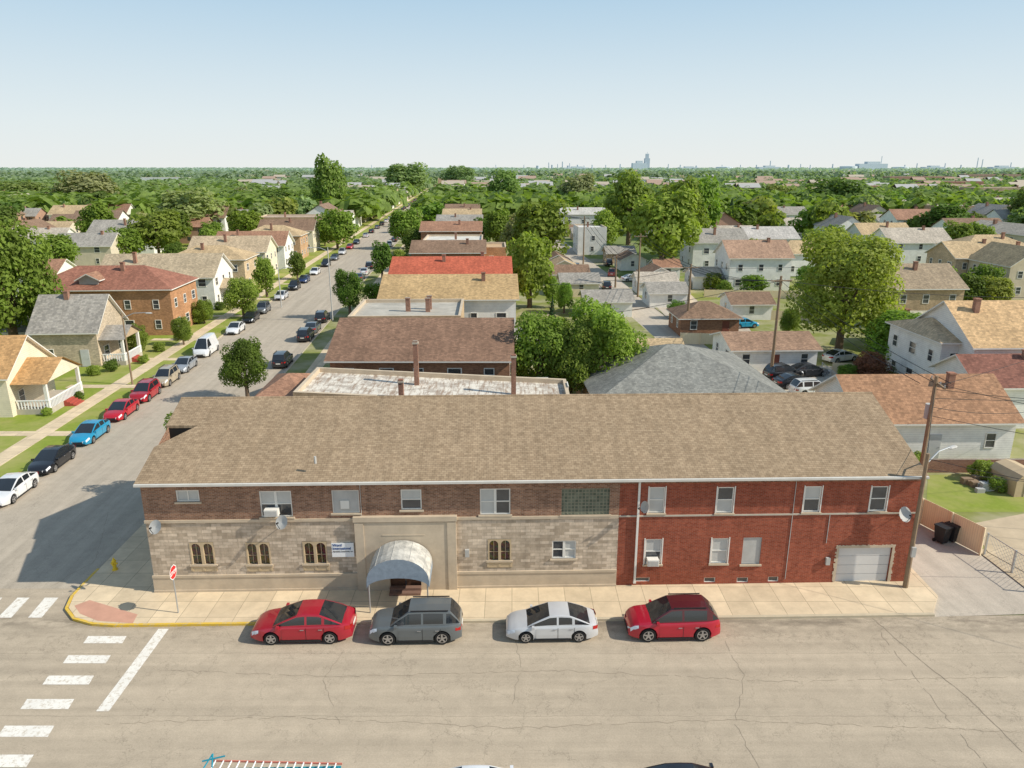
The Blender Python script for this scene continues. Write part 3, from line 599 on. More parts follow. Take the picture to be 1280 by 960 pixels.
E_=[('suv',457,'black',BLK),('suv',425,'black',BLK),('sedan',415,'dark grey',GRY),('suv',402,'black',BLK),('sedan',350,'dark grey',GRY),('sedan',343,'white',WHT),('suv',336,'black',BLK),('sedan',322,'silver',SIL),('sedan',316,'red',RED),('suv',308,'white',WHT),('sedan',302,'black',BLK)]
for i,(kd,py,cn,c_) in enumerate(E_):
    y=G(100,py).y+.5; car(kd,kr(y)-1.25,y,PI/2+.065,c_,f'{cn} {kd if kd!="suv" else "SUV"} parked {ordn[i]} along the right side of the side street','cars on the right side of the side street',detail=i<4)
for i in range(34):
    y=248+i*9+R.random()*3; s_=i%2; x=(kl(y)+1.25) if s_ else (kr(y)-1.25); c_=R.choice([BLK,WHT,SIL,GRY,RED,BLK])
    car(R.choice(['sedan','suv']),x,y,PI/2+.065,c_,'tiny car far up the side street','distant cars up the side street',False)
for kd,px,py,rz_,c_,lab in (('suv',978,474,.3,BLK,'black SUV in the small lot behind the white garage, rear one'),('sedan',1010,470,.2,(.03,.03,.035),'dark sedan in the lot beside the white garage'),('suv',1014,494,.15,WHT,'white SUV parked in the lot behind the slate grey roof'),('sedan',992,484,.25,BLK,'black car between the white SUV and the black SUV in the lot'),
    ('hatch',930,410,.2,BLU,'blue hatchback parked beside the hip roofed brick garage'),('suv',742,352,1.6,WHT,'white vehicle parked in the alley'),('sedan',781,383,1.6,BLK,'black car parked beside the alley'),('sedan',1130,262,1.,RED,'small red car beyond the yellow-green tree'),('suv',760,332,1.6,BLK,'black SUV far along the alley'),
    ('sedan',700,322,1.6,SIL,'silver car parked behind the round tree by the alley'),('van',737,305,1.6,WHT,'white van far up the alley'),('suv',765,345,1.4,(.3,.05,.04),'dark red SUV beside the alley'),('sedan',790,352,.2,WHT,'white sedan on the pad beside the alley garages'),('suv',720,338,1.5,GRY,'grey SUV beside the alley'),('sedan',1050,452,.4,SIL,'silver car behind the small lot'),('sedan',1240,395,.1,BLK,'black car between the right edge houses'),('suv',758,362,1.5,BLK,'black SUV on the pad left of the alley'),('sedan',870,408,.1,SIL,'silver car on the pad in front of the brick garage')):
    p=G(px,py); car(kd,p.x,p.y,rz_,c_,lab,None,py>400,z=.1)
p=G(604,960,1.45); car('sedan',p.x+.1,p.y-.52,AN,WHT,'white car whose roof just shows at the bottom edge of the picture'); 
p=G(862,957,1.45); car('sedan',p.x,p.y-.52,AN,BLK,'black car whose roof just shows at the bottom edge of the picture')
T=empty('work_truck',(G(345,950,2.3).x,20.7,0),PI+AN,'work truck with teal ladder rack at the bottom edge of the picture','truck'); ob=[]
for n,me,pa,mt in CARS['suv']: ob.append(inst(n,me,T if pa is None else ob[pa],color=(.6,.6,.6)))
m=MB()
for x in (-2.4,.9,2.55):
    for y in(-1.2,.75): m.cyl((x,y,.8),(x,y,2.2),.04,n=6)
    m.cyl((x,-1.25,2.2),(x,.8,2.2),.04,n=6)
for y in(-1.25,.8): m.cyl((-2.5,y,2.2),(2.75,y,2.2),.045,n=6)
m.build('ladder_rack',A['tealp'],T)
p=G(262,957,2.3); q_=G(426,961,2.3); LD=empty('extension_ladder',p,math.atan2(q_.y-p.y,q_.x-p.x),'red and white extension ladder lying on the teal rack','ladder'); ll=(q_-p).length
lo=plain('ladder_orange',(.62,.20,.14),.5)
for y in(-.2,.2): MB().box(0,ll,y-.018,y+.018,0,.07).build('rail',lo,LD)
for i in range(int(ll/.3)): MB().cyl((.15+i*.3,-.2,.05),(.15+i*.3,.2,.05),.026,n=6).build('rung',A['white'],LD)
m=MB().cyl((-.25,-.3,-.1),(.0,.35,.2),.03,n=6).cyl((.2,-.3,.0),(.0,.35,.2),.03,n=6).cyl((-.3,.1,.1),(.5,.25,.2),.03,n=6); tag(m.build('rack_bracket',A['tealp']),'teal metal bracket at the left end of the ladder','bracket').location=p
# ------------------------------------------------------------ street furniture
sp=G(223,766,.12); ss=empty('stop_sign',sp,0,'red octagonal stop sign on a thin post at the corner pavement','sign')
MB().cyl((0,0,0),(0,0,2.9),.035,n=6).build('post',A['metal'],ss)
oc=[(math.cos(PI/8+k_*PI/4),math.sin(PI/8+k_*PI/4)) for k_ in range(8)]
MB().poly([(.045,y*.42,2.5+z*.42) for y,z in oc]).build('border',A['white'],ss)
MB().poly([(.05,y*.375,2.5+z*.375) for y,z in oc]).build('face',A['red'],ss)
text('STOP',.29,A['white'],ss,(.056,0,2.40),rx_=PI/2,rz_=PI/2,align='CENTER',bold=.006)
hp=G(144,712,.12); hy=empty('fire_hydrant',hp,0,'yellow fire hydrant on the corner pavement','hydrant')
m=MB().cyl((0,0,0),(0,0,.06),.17,n=12).cyl((0,0,.06),(0,0,.55),.11,.10,n=12).cyl((0,0,.55),(0,0,.6),.14,n=12).cyl((0,0,.6),(0,0,.74),.12,.05,n=12).cyl((0,0,.74),(0,0,.8),.035,n=6); m.build('barrel',A['hyd'],hy)
for a in ((1,0),(-1,0),(0,-1)): MB().cyl((a[0]*.08,a[1]*.08,.42),(a[0]*.19,a[1]*.19,.42),.06,n=8).build('nozzle',A['hyd'],hy)
def pole(x,y,h,label,name='utility_pole',r=.16,arms=1,rot=0.,lean=(0,0),cat='utility pole',tr=False):
    e=empty(name,(x,y,0),rot,label,cat); e.rotation_euler=(lean[1],lean[0],rot)
    MB().cyl((0,0,0),(0,0,h),r,r*.65,n=8).build('shaft',A['wood'],e)
    for k_ in range(arms):
        z=h-.5-k_*1.; a=MB().box(-1.2,1.2,-.2,-.08,z-.06,z+.06).build('crossarm',A['wood'],e)
        for xx_ in (-1.1,-.4,.4,1.1): MB().cyl((xx_,-.14,z+.06),(xx_,-.14,z+.22),.04,n=6).build('insulator',A['metal'],a)
    if tr: MB().cyl((.35,0,h-3),(.35,0,h-2),.25,n=10).build('transformer',A['board'],e)
    return e
def lamp(e,h,reach,ang,z=None):
    d=Vector((math.cos(ang),math.sin(ang),0)); z=z or h-.6
    MB().cyl((0,0,z),d*reach*.5+Vector((0,0,z+.55)),.045,n=6).cyl(d*reach*.5+Vector((0,0,z+.55)),d*reach+Vector((0,0,z+.6)),.04,n=6).build('lamp_arm',A['metal'],e)
    h_=d*reach+Vector((0,0,z+.55)); MB().loft([[h_+d*a+Vector((-d.y,d.x,0))*b*math.cos(t_)+Vector((0,0,b*.6*math.sin(t_))) for t_ in [2*PI*j/8 for j in range(8)]] for a,b in ((-.05,.05),(.1,.14),(.5,.15),(.7,.06))]).build('lamp_head',A['board'],e)
p=G(1131,736); h_=ztop(p.y,567); NP=(p.x,p.y,h_-.3)
e=pole(p.x,p.y,h_,'wooden street light pole at the right front corner of the red brick building','street_light_pole',.15,0,cat='street light'); lamp(e,h_,1.9,.5,h_-.6)
MB().box(-.12,.12,-.28,-.14,2.2,2.8).build('meter_box',A['board'],e)
p=G(1133,655); h_=ztop(p.y,470)
pole(p.x+.35,p.y,h_,'tall wooden utility pole beside the alley behind the right end of the corner building',arms=1,rot=1.4,r=.18,tr=True); PA=(p.x+.35,p.y,h_-.5)
poles=[PA]
for px,pb,pt,lab in ((963,476,345,'tall utility pole by the yellow-green tree'),(858,418,330,'utility pole beside the hip roofed garage'),(797,372,292,'utility pole left of the small garages'),(769,360,318,'short utility pole along the alley'),(729,330,270,'distant utility pole along the alley'),(693,312,262,'thin utility pole far up the alley')):
    p=G(px,pb); h_=ztop(p.y,pt); pole(p.x,p.y,h_,lab,arms=1,rot=.1,r=.2); poles.append((p.x,p.y,h_-.5))
def wire(a,b,label,sag=.6,r=.018):
    m=MB(); a=Vector(a);b=Vector(b); N=10; pts=[a.lerp(b,i/N)-Vector((0,0,sag*4*(i/N)*(1-i/N))) for i in range(N+1)]
    for u_,v_ in zip(pts,pts[1:]): m.cyl(u_,v_,r,n=4,cap=False)
    return tag(m.build('power_line',A['wire']),label,'power line','power lines')
for i in range(len(poles)-1):
    for dx in (-1,0,1): wire((poles[i][0]+dx,poles[i][1],poles[i][2]),(poles[i+1][0]+dx,poles[i+1][1],poles[i+1][2]),'thin black power line strung between the alley poles',r=.024+.005*i)
for k_,(q_,dz) in enumerate((((48,40,8),0),((60,52,8),-1),((60,40,9.5),-.4),((46,58,4.5),-1.6),((70,80,8),-.2),((52,36,7),-2.2))): wire((PA[0],PA[1],PA[2]+dz),q_,'thin black power line running off right from the tall pole beside the alley',r=.018)
wire(NP,PA,'thin black power line between the two poles at the right end of the building',.3,.016); wire(NP,(36,30,8),'thin black power line running off right from the street light pole',.3,.016)
wire((NP[0],NP[1],NP[2]-.6),(44,37,6),'thin black power line running off right below the street light',.4,.016)
for k_,(x0,x1) in enumerate(((poles[1],(62,84,9)),(poles[1],(-2,74,7.5)),(poles[2],(60,118,9)),(poles[2],(5,100,8)))): wire(x0,x1,'thin black power line crossing the middle back yards',.5,.026)
for px,pb,pt,rch,ang,lab in ((166,482,392,2.6,.0,'street light with curved arm at the left pavement'),(416,402,310,2.4,PI,'street light on the right side of the side street'),(352,385,335,1.8,0,'small street light farther up the left pavement'),(500,292,258,2.,PI,'distant street light up the side street')):
    p=G(px,pb); h_=ztop(p.y,pt); e=empty('street_lamp',(p.x,p.y,.1),0,lab,'street light'); MB().cyl((0,0,0),(0,0,h_),.11,.07,n=8).build('shaft',A['wood'] if px<200 else A['board'],e); lamp(e,h_,rch,ang)
for i,px in enumerate((1176,1189)):
    p=G(px,678-i*2); e=empty('wheelie_bin',p,.4,('left' if i==0 else 'right')+' of the two black wheeled bins against the wooden fence','bin')
    e.scale=(1.15,)*3; MB().loft([[(-a,-b,z),(a,-b,z),(a,b,z),(-a,b,z)] for a,b,z in((.23,.25,.08),(.3,.34,1.0))]).build('body',A['blackp'],e); MB().box(-.33,.33,-.38,.36,1.0,1.07).build('lid',A['blackp'],e)
    for s_ in(-1,1): MB().cyl((s_*.28,.26,.1),(s_*.22,.26,.1),.1,n=10).build('wheel',A['tyre'],e)
def fence(a,b,h,label,kind='wood'):
    a=Vector((a.x,a.y,0));b=Vector((b.x,b.y,0));L=(b-a).length; e=empty('wooden_fence' if kind=='wood' else 'wire_fence',a,math.atan2(b.y-a.y,b.x-a.x),label,'fence')
    n=max(2,int(L/2.4))
    for i in range(n+1): MB().box(i*L/n-.05,i*L/n+.05,.05,.15,0,h+.05).build('post',A['fence'] if kind=='wood' else A['metal'],e)
    if kind=='wood': MB().box(0,L,0,.03,.05,h).build('board_panel',A['fence'],e)
    else:
        m=MB(); st=.28
        for i in range(int(L/st)): 
            x=i*st; m.cyl((x,.1,.05),(min(L,x+h),.1,h if x+h<L else .05+L-x),.008,n=3,cap=False); m.cyl((x,.1,h),(min(L,x+h),.1,.05 if x+h<L else h-(L-x)),.008,n=3,cap=False)
        m.cyl((0,.1,h),(L,.1,h),.025,n=5); m.build('mesh_panel',A['metal'],e)
fence(G(1226,694),G(1150,655),1.9,'tan wooden board fence along the alley behind the bins')
fence(G(1228,694),G(1300,742),1.5,'wire mesh fence running right from the wooden fence','wire')
fence(G(880,372),G(1000,374),1.5,'wooden fence behind the middle back yards'); fence(G(1025,470),G(1060,500),1.6,'wire fence beside the small car lot','wire')
for a,b,lab in (((862,392),(862,360),'wooden fence running back beside the brick garage'),((940,400),(1040,402),'pale wooden fence in front of the middle lawns'),((700,372),(730,372),'short wooden fence beside the alley trees'),((925,432),(850,430),'wooden fence between the brick garage and the white garage'),((1040,470),(1130,472),'low fence beneath the broad green tree')): fence(G(*a),G(*b),1.6,lab)
struct(MB().poly([G(*p,.09) for p in((1212,655),(1290,640),(1290,720),(1235,690))]).build('dirt_patch',A['dirt']))
struct(MB().poly([G(*p,.09) for p in((1160,594),(1250,590),(1300,612),(1300,640),(1190,640),(1158,628))]).build('yard_grass',A['grass']))
struct(MB().poly([G(*p,.09) for p in((955,455),(1060,458),(1070,500),(930,500))]).build('car_lot',A['conc2']))
struct(MB().poly([G(*p,.09) for p in((870,355),(960,352),(1000,372),(900,376))]).build('middle_lawn',A['grass']))
p=G(1268,612,0); e=empty('garden_shed',p,.1,'small beige shed with rounded top at the right edge','shed')
MB().loft([[(-1.2,y,0),(1.2,y,0),(1.2,y,1.3),(.8,y,1.75),(0,y,1.95),(-.8,y,1.75),(-1.2,y,1.3)] for y in(-1.4,1.4)]).build('shell',A['tan'],e)
MB().box(-.5,.5,-1.44,-1.41,.05,1.5).build('door',A['lime'],e)
p=G(1154,592); e=MB().box(0,8.5,0,.25,0,1.2).build('garden_wall',A['chim']); e.location=p; tag(e,'low red brick wall behind the grassy yard','wall')
for i,px in enumerate((1215,1240,1232)):
    p=G(px,606+i*3,.09); o=MB(); rr=random.Random(i)
    for j in range(7): a,b,c_=rr.uniform(-.8,.8),rr.uniform(-.5,.5),rr.uniform(.2,.4); o.box(a-c_,a+c_,b-c_*.6,b+c_*.6,0,rr.uniform(.2,.6))
    o=o.build('scrap_pile',A['board'] if i else A['wood']); o.location=p; tag(o,['pile of old timber in the grassy yard','grey scrap heap beside the beige shed','low scrap heap in front of the timber pile'][i],'scrap')
# ------------------------------------------------------------ houses
fm=MB(); fm.box(-.5,-.42,-.06,.02,-.5,.5).box(.42,.5,-.06,.02,-.5,.5).box(-.42,.42,-.06,.02,.44,.5).box(-.42,.42,-.06,.02,-.5,-.44).box(-.42,.42,-.05,.02,-.02,.02)
WF=fm.mesh('window',A['trim']); WP=MB().poly([(-.42,-.01,-.44),(.42,-.01,-.44),(.42,-.01,.44),(-.42,-.01,.44)]).mesh('pane',A['glass'])
used=[]
def house(name,label,cat,x,y,rot,w,d,h,rh,roof='gable',wm='siding',wc=(.7,.68,.62),rc=(.3,.2,.12),win=2,chim=1,group=None,porch=None,slope=0,roofmat=None,door=True):
    e=empty(name,(x,y,.05),rot,label,cat,group); used.append((x,y,max(w,d)/2+3)); a,b=w/2,d/2
    m=MB()
    if roof=='gable':
        for s_ in(-1,1): m.poly([(s_*a,-b,0),(s_*a,b,0),(s_*a,b,h),(s_*a,0,h+rh),(s_*a,-b,h)])
    else:
        for s_ in(-1,1): m.poly([(s_*a,-b,0),(s_*a,b,0),(s_*a,b,h),(s_*a,-b,h)])
    m.poly([(-a,-b,0),(a,-b,0),(a,-b,h),(-a,-b,h)]).poly([(-a,b,0),(a,b,0),(a,b,h),(-a,b,h)])
    if roof=='flat':
        m=MB(); hl,hr=h,h-slope; cs=lambda v:math.copysign(.3,v)
        for q in ([(-a,-b),(a,-b)],[(a,-b),(a,b)],[(a,b),(-a,b)],[(-a,b),(-a,-b)]):
            (x0,y0),(x1,y1)=q; z0=hl if x0<0 else hr; z1=hl if x1<0 else hr
            m.poly([(x0,y0,0),(x1,y1,0),(x1,y1,z1),(x0,y0,z0)])
            m.poly([(x0,y0,z0),(x1,y1,z1),(x1-cs(x1),y1-cs(y1),z1),(x0-cs(x0),y0-cs(y0),z0)],1)
            m.poly([(x1-cs(x1),y1-cs(y1),z1),(x0-cs(x0),y0-cs(y0),z0),(x0-cs(x0),y0-cs(y0),z0-.5),(x1-cs(x1),y1-cs(y1),z1-.5)],1)
        m.build('wall',[A[wm],A['lime']],e,color=wc)
        rf=MB().poly([(-a+.3,-b+.3,hl-.4),(a-.3,-b+.3,hr-.4),(a-.3,b-.3,hr-.4),(-a+.3,b-.3,hl-.4)]).build('roof',A[roofmat or 'flat'],e,color=rc)
    else:
        m.build('wall',A[wm],e,color=wc); o=.45; z0=h-rh*o/b if roof=='gable' else h-.1; t=.14; r_=MB()
        if roof=='gable':
            for s_ in(-1,1):
                r_.poly([(-a-o,s_*(b+o),z0+t),(a+o,s_*(b+o),z0+t),(a+o,0,h+rh+t),(-a-o,0,h+rh+t)]); r_.poly([(-a-o,s_*(b+o),z0),(a+o,s_*(b+o),z0),(a+o,s_*(b+o),z0+t),(-a-o,s_*(b+o),z0+t)],1)
                for u_ in(-1,1): r_.poly([(u_*(a+o),s_*(b+o),z0),(u_*(a+o),0,h+rh),(u_*(a+o),0,h+rh+t),(u_*(a+o),s_*(b+o),z0+t)],1)
                r_.poly([(-a-o,s_*(b+o),z0),(a+o,s_*(b+o),z0),(a+o,0,h+rh),(-a-o,0,h+rh)],1)
        else:
            k_=max(0,a-b); T_=h+rh
            q=[(-a-o,-b-o),(a+o,-b-o),(a+o,b+o),(-a-o,b+o)]
            r_.poly([(*q[0],z0+t),(*q[1],z0+t),(k_,0,T_),(-k_,0,T_)]).poly([(*q[2],z0+t),(*q[3],z0+t),(-k_,0,T_),(k_,0,T_)])
            r_.poly([(*q[1],z0+t),(*q[2],z0+t),(k_,0,T_)]).poly([(*q[3],z0+t),(*q[0],z0+t),(-k_,0,T_)])
            for i in range(4): r_.poly([(*q[i],z0),(*q[(i+1)%4],z0),(*q[(i+1)%4],z0+t),(*q[i],z0+t)],1)
            r_.poly([(*p_,z0) for p_ in q],1)
        rf=r_.build('roof',[A['shing'],A['trim']],e,color=rc)
    for i in range(chim):
        cx=R.uniform(-.6,.6)*a; cy=R.uniform(.1,.5)*b*(1 if i%2 else -1); zt_=h+rh+.5 if roof!='flat' else h+1.1
        MB().box(cx-.26,cx+.26,cy-.26,cy+.26,h-.6,zt_).box(cx-.31,cx+.31,cy-.31,cy+.31,zt_,zt_+.12).build('chimney',A['chim'],rf)
    if win:
        st_=2 if h>5 else 1
        for (ox,oy,nx,ang,ln) in ((0,-b,1,0,w),(a,0,0,PI/2,d),(0,b,1,PI,w),(-a,0,0,-PI/2,d)):
            if win==1 and ang==PI: continue
            n=max(1,int(ln/(3.3 if win==2 else 5)))
            if n*st_>10: n=5
            for f_ in range(st_):
                for i in range(n):
                    u_=(i+.5)/n*ln-ln/2+R.uniform(-.25,.25); zz=1.65+f_*2.9
                    if zz+.75>h-.1: zz=h-.95
                    if door and f_==0 and i==n//2 and ang==0 and win==2:
                        dd=MB().box(u_-.5,u_+.5,-b-.06,-b-.01,.1,2.2).build('door',A['tintp'],e,color=R.choice([(.5,.5,.48),(.25,.08,.05),(.6,.6,.58)])); MB().cyl((u_+.38,-b-.1,1.1),(u_+.38,-b-.05,1.1),.04,n=6).build('handle',A['metal'],dd); continue
                    p=(ox+(u_ if nx else 0)*(1),oy+(0 if nx else u_),zz); sz=(R.choice([.9,1.0,1.4]),1,1.35)
                    f=inst('window',WF,e,p,ang,sz); inst('pane',WP,f)
    if porch:
        px_,pw,pd,ph,pc=porch
        MB().box(a+.02,a+pd,px_-pw/2,px_+pw/2,0,.6).build('porch_floor',A['conc2'],e)
        for yy in(px_-pw/2+.2,px_+pw/2-.2): MB().box(a+pd-.35,a+pd-.05,yy-.15,yy+.15,.6,ph).build('porch_post',A['trim'],e)
        g=MB()
        for j in range(int(pw/.25)): g.box(a+pd-.12,a+pd-.04,px_-pw/2+.3+j*.25,px_-pw/2+.38+j*.25,.6,1.4)
        for j in range(int(pd/.3)): g.box(a+.2+j*.3,a+.28+j*.3,px_-pw/2+.02,px_-pw/2+.1,.6,1.4)
        g.box(a+.1,a+pd,px_-pw/2,px_-pw/2+.12,1.4,1.5); g.box(a+pd-.14,a+pd-.02,px_-pw/2+.12,px_+pw/2,1.4,1.5); g.build('railing',A['white'],e)
        g=MB(); hh=pw*.28
        for s_ in(-1,1): g.poly([(a-.1,px_+s_*(pw/2+.3),ph),(a+pd+.3,px_+s_*(pw/2+.3),ph),(a+pd+.3,px_,ph+hh),(a-.1,px_,ph+hh)])
        g.build('porch_roof',A['shing'],e,color=rc); MB().poly([(a+pd,px_-pw/2,ph),(a+pd,px_+pw/2,ph),(a+pd,px_,ph+hh-.1)]).build('porch_gable',A['siding'],e,color=pc)
        g=MB()
        for j in range(4): g.box(a+pd+.02+j*.3,a+pd+.32+j*.3,px_-.8,px_+.8,0,.6-.14*j)
        g.build('porch_steps',A['stepred'],e)
    return e
def hs(label,pl_,pr_,pe,h,d,rh,roof='gable',axis='x',wm='siding',wc=(.68,.66,.6),rc=(.3,.2,.12),rot=.03,**k_):
    a=G(pl_,pe,h+.05);b=G(pr_,pe,h+.05); w=b.x-a.x; cx=(a.x+b.x)/2; cy=(a.y)+d/2
    k_.setdefault('win',2 if a.y<170 else 1)
    if axis=='x': return house(k_.pop('name','house'),label,k_.pop('cat','house'),cx,cy,rot,w,d,h,rh,roof,wm,wc,rc,**k_)
    return house(k_.pop('name','house'),label,k_.pop('cat','house'),cx,cy,rot+PI/2,d,w,h,rh,roof,wm,wc,rc,**k_)
BR=(.34,.18,.11);TB=(.48,.36,.23);CR=(.76,.68,.51);WH=(.84,.81,.75)
rT=(.51,.38,.225);rB=(.26,.17,.115);rG=(.35,.325,.285);rR=(.50,.13,.075);rM=(.36,.20,.13);rL=(.49,.43,.35)
hs('flat roofed brick building with peeling white roof directly behind the corner building',366,716,490,6.2,7.6,0,'flat',wm='brick',wc=TB,rc=(.6,.6,.55),roofmat='peel',slope=1.1,chim=0,rot=.0,name='flat_roof_building')
for i,(px,pt,pb,lab) in enumerate(((521,426,478,'tall brick chimney stack, left one on the peeling white roof'),(642,443,484,'brick chimney stack, right one on the peeling white roof'),(502,474,500,'squat chimney stack at the front of the peeling white roof'))):
    p=G(px,pb,5.6); hh=ztop(p.y,pt); e=empty('chimney_stack',(p.x,p.y,0),.02,lab,'chimney'); q_=.2; MB().box(-q_,q_,-q_,q_,5.0,hh).build('shaft',A['chim'],e); MB().box(-q_-.05,q_+.05,-q_-.05,q_+.05,hh-.25,hh-.1).build('band',A['conc2'],e)
hs('low hip roofed building with red-brown shingles at the left of the white flat roof',322,372,497,4.6,7,1.2,'hip',wm='brick',wc=BR,rc=rM,chim=0)
hs('long building with dark brown gable roof behind the white flat roof',412,637,450,6,14,2.5,wm='brick',wc=BR,rc=(.255,.155,.105),chim=0,rot=.0)
hs('flat roofed grey building behind the dark brown roof',433,574,395,7.5,11,0,'flat',wm='brick',wc=TB,rc=(.42,.39,.33),chim=3)
hs('house with tan gable roof and white side between grey flat roof and red roof',474,643,374,7,13,2.2,wc=WH,rc=(.50,.345,.175),chim=1)
hs('house with bright red-orange roof along the side street',487,636,345,7.4,13,2.1,wm='brick',wc=BR,rc=rR,chim=2)
hs('brick house with brown roof behind the red-orange roof',513,604,316,7,12,1.8,wm='brick',wc=BR,rc=rB)
hs('orange brick flat roofed house right of the brown roof',594,632,309,7,11,0,'flat',wm='brick',wc=(.55,.30,.16),rc=(.5,.34,.19))
hs('flat roofed house with pale grey roof farther along the side street',527,602,300,7.5,14,0,'flat',wm='brick',wc=BR,rc=(.6,.57,.5))
for i,(a,b,pe,rc,nm) in enumerate(((525,600,289,rM,'red-brown'),(545,601,279,rG,'grey'),(553,600,270,rT,'tan'),(556,598,263,rB,'dark brown'),(560,596,256,rT,'pale tan'))):
    hs(f'distant row house with {nm} roof on the right side of the side street',a,b,pe,7,14,2,wm='brick',wc=BR,rc=rc,win=1,chim=1)
def wh(label,yc,w,d,h,rh,roof,wm,wc,rc,inset=7.4,**k_):
    x=kl(yc)-inset-w/2; return house('house',label,'house',x,yc,.065,w,d,h,rh,roof,wm,wc,rc,**k_)
wh('cream bungalow with orange-tan gable roof and white porch railing at the left edge',71.2,12,8,4.2,3.0,'gable','siding',CR,(.52,.31,.14),inset=9,porch=(0,6.6,3.2,3.2,CR),win=2)
wh('grey shingled tan brick house with small gabled porch behind the bungalow',90,7.5,7.6,4.6,3.6,'gable','brick',(.55,.46,.34),rG,inset=9.3,porch=(-1,4.8,2.8,3.3,TB))
wh('two-storey orange brick building with red-brown hip roof and dormer',108.5,20,10.5,6.7,2.8,'hip','brick',(.46,.25,.135),(.32,.145,.10),inset=6.8)
house('dormer','grey sided dormer on the red-brown hip roof','dormer',kl(108)-18,105.2,.065-PI/2,2.4,2.6,8.1,.7,'gable','siding',(.5,.48,.44),rM,win=0,chim=0)
wh('cream house with broad tan roof beside the orange brick building',129,19,11,5.6,3.2,'gable','siding',WH,(.46,.37,.25),porch=(0,5,2.6,3.2,WH))
wh('cream two-storey house with pale brown hip roof, fifth house on the left',147,15,9.5,6.2,2.3,'hip','brick',(.60,.47,.31),rT)
wh('cream gabled house with tan roof, sixth house on the left',163,16,10,6,2.8,'gable','siding',CR,(.50,.39,.26))
wh('white gabled house with red-brown roof, seventh house on the left',180,16,10,5.6,2.8,'gable','siding',WH,rM)
wh('orange brick house with tan hip roof, eighth house on the left',198,15,10,6.2,2.4,'hip','brick',(.53,.35,.21),rT)
wh('narrow tan house with brown roof, ninth house on the left',215,15,10,6.2,2.6,'gable','siding',CR,rB)
wh('long two-storey brick apartment block with flat brown roof beyond the left houses',246,26,15,8,0,'flat','brick',(.47,.33,.22),(.44,.33,.24),inset=5,win=2)
for px,pe,w,d,h,rh,rc,nm in ((148,291,17,11,6,3,rG,'grey'),(90,268,18,11,6,3,rT,'tan'),(40,300,14,10,5,2.6,rL,'pale'),(20,345,13,9,4,2.4,rM,'red-brown'),(130,266,16,10,6,3,(.3,.17,.12),'rust'),(275,262,16,10,6,3,rT,'sand coloured'),(35,262,16,10,6,3,rB,'dark brown'),(10,415,9,7,2.8,1.4,rG,'slate grey')):
    p=G(px,pe,h); house('house',f'white sided house with {nm} roof among the trees at the left','house',p.x,p.y+d/2,.07,w,d,h,rh,'gable','siding',WH,rc,win=1)
hs('large slate grey hip roofed building behind the right half of the corner building',742,985,500,3.6,16,3.2,'hip',wm='brick',wc=TB,rc=(.26,.26,.235),rot=.05,chim=0)
hs('white walled house with rust-brown gable roof at the right',1074,1272,526,3.4,9,2.6,wc=WH,rc=(.38,.215,.125),rot=.02,chim=1)
hs('white garage with low rust-coloured roof behind the small car lot',915,1022,437,2.8,8,1.2,wc=WH,rc=(.34,.22,.15),chim=0,name='garage',cat='garage')
hs('brick garage with brown hip roof in the middle back yards',850,924,398,2.6,7,1.9,'hip',wm='brick',wc=BR,rc=rB,chim=0,name='garage',cat='garage')
for a,b,pe,rc,nm in ((798,846,352,rL,'pale'),(812,859,366,rG,'grey'),(731,790,377,rG,'dark grey'),(915,966,380,rB,'brown'),(778,855,446,rT,'sand coloured'),(1085,1120,372,rG,'weathered grey'),(668,700,312,rL,'light'),(820,850,334,rM,'rust'),(866,900,345,rL,'cream'),(650,690,430,rG,'mossy')):
    hs(f'small white garage with {nm} roof along the alley',a,b,pe,2.6,6.5,1.3,wc=WH,rc=rc,chim=0,win=1,name='garage',cat='garage')
hs('white two-storey house with rust-brown roof right of the big alley trees',912,990,322,6.5,10,2.8,wc=WH,rc=(.40,.26,.18))
hs('white two-storey house with grey roof left of the rust-brown roofed one',866,935,303,6.5,12,2.6,wc=WH,rc=rG)
hs('pale long house with light grey roof behind the rust-brown roofed one',935,998,298,6.2,11,2.4,wc=WH,rc=(.5,.47,.43))
hs('tan brick two-storey house with brown roof right of the yellow-green tree',1112,1206,360,6.2,11,2.8,wm='brick',wc=TB,rc=(.36,.28,.19))
hs('low house with mossy grey-tan roof in front of the tan brick house',1124,1215,412,3.2,8,1.6,wc=TB,rc=(.42,.39,.29))
hs('white two-storey house with tan gable roof at the right edge',1176,1215,428,6.3,10,1.6,'hip',wc=WH,rc=(.56,.42,.27),chim=0)
hs('tall white house with bright tan roof cut by the right edge',1216,1330,432,6.5,11,3.4,wc=WH,rc=(.58,.39,.21),chim=1)
hs('dark red-brown roofed house at the right edge above the rust roof',1222,1330,482,4.2,7,2.0,wc=WH,rc=(.25,.115,.085),chim=1)
hs('white gabled house with pale roof beyond the yellow-green tree',1112,1190,303,5.6,11,3,wc=WH,rc=rL)
hs('tan brick two-storey house left of the right edge gable',1194,1258,322,6.2,10,2.6,wm='brick',wc=(.56,.42,.28),rc=rT)
hs('tan gabled house cut by the right edge',1262,1320,332,6.2,12,3,axis='y',wc=(.65,.54,.39),rc=rT)
hs('white building with grey roof at the end of the alley',702,757,268,7,12,2,wc=WH,rc=(.55,.53,.48)); hs('white apartment house with flat roof by the alley',722,758,284,7.5,12,0,'flat',wc=WH,rc=(.64,.62,.58))
hs('white two-storey house left of the yellow-green tree',958,1010,268,6,11,2.5,wc=WH,rc=rG)
fh={}
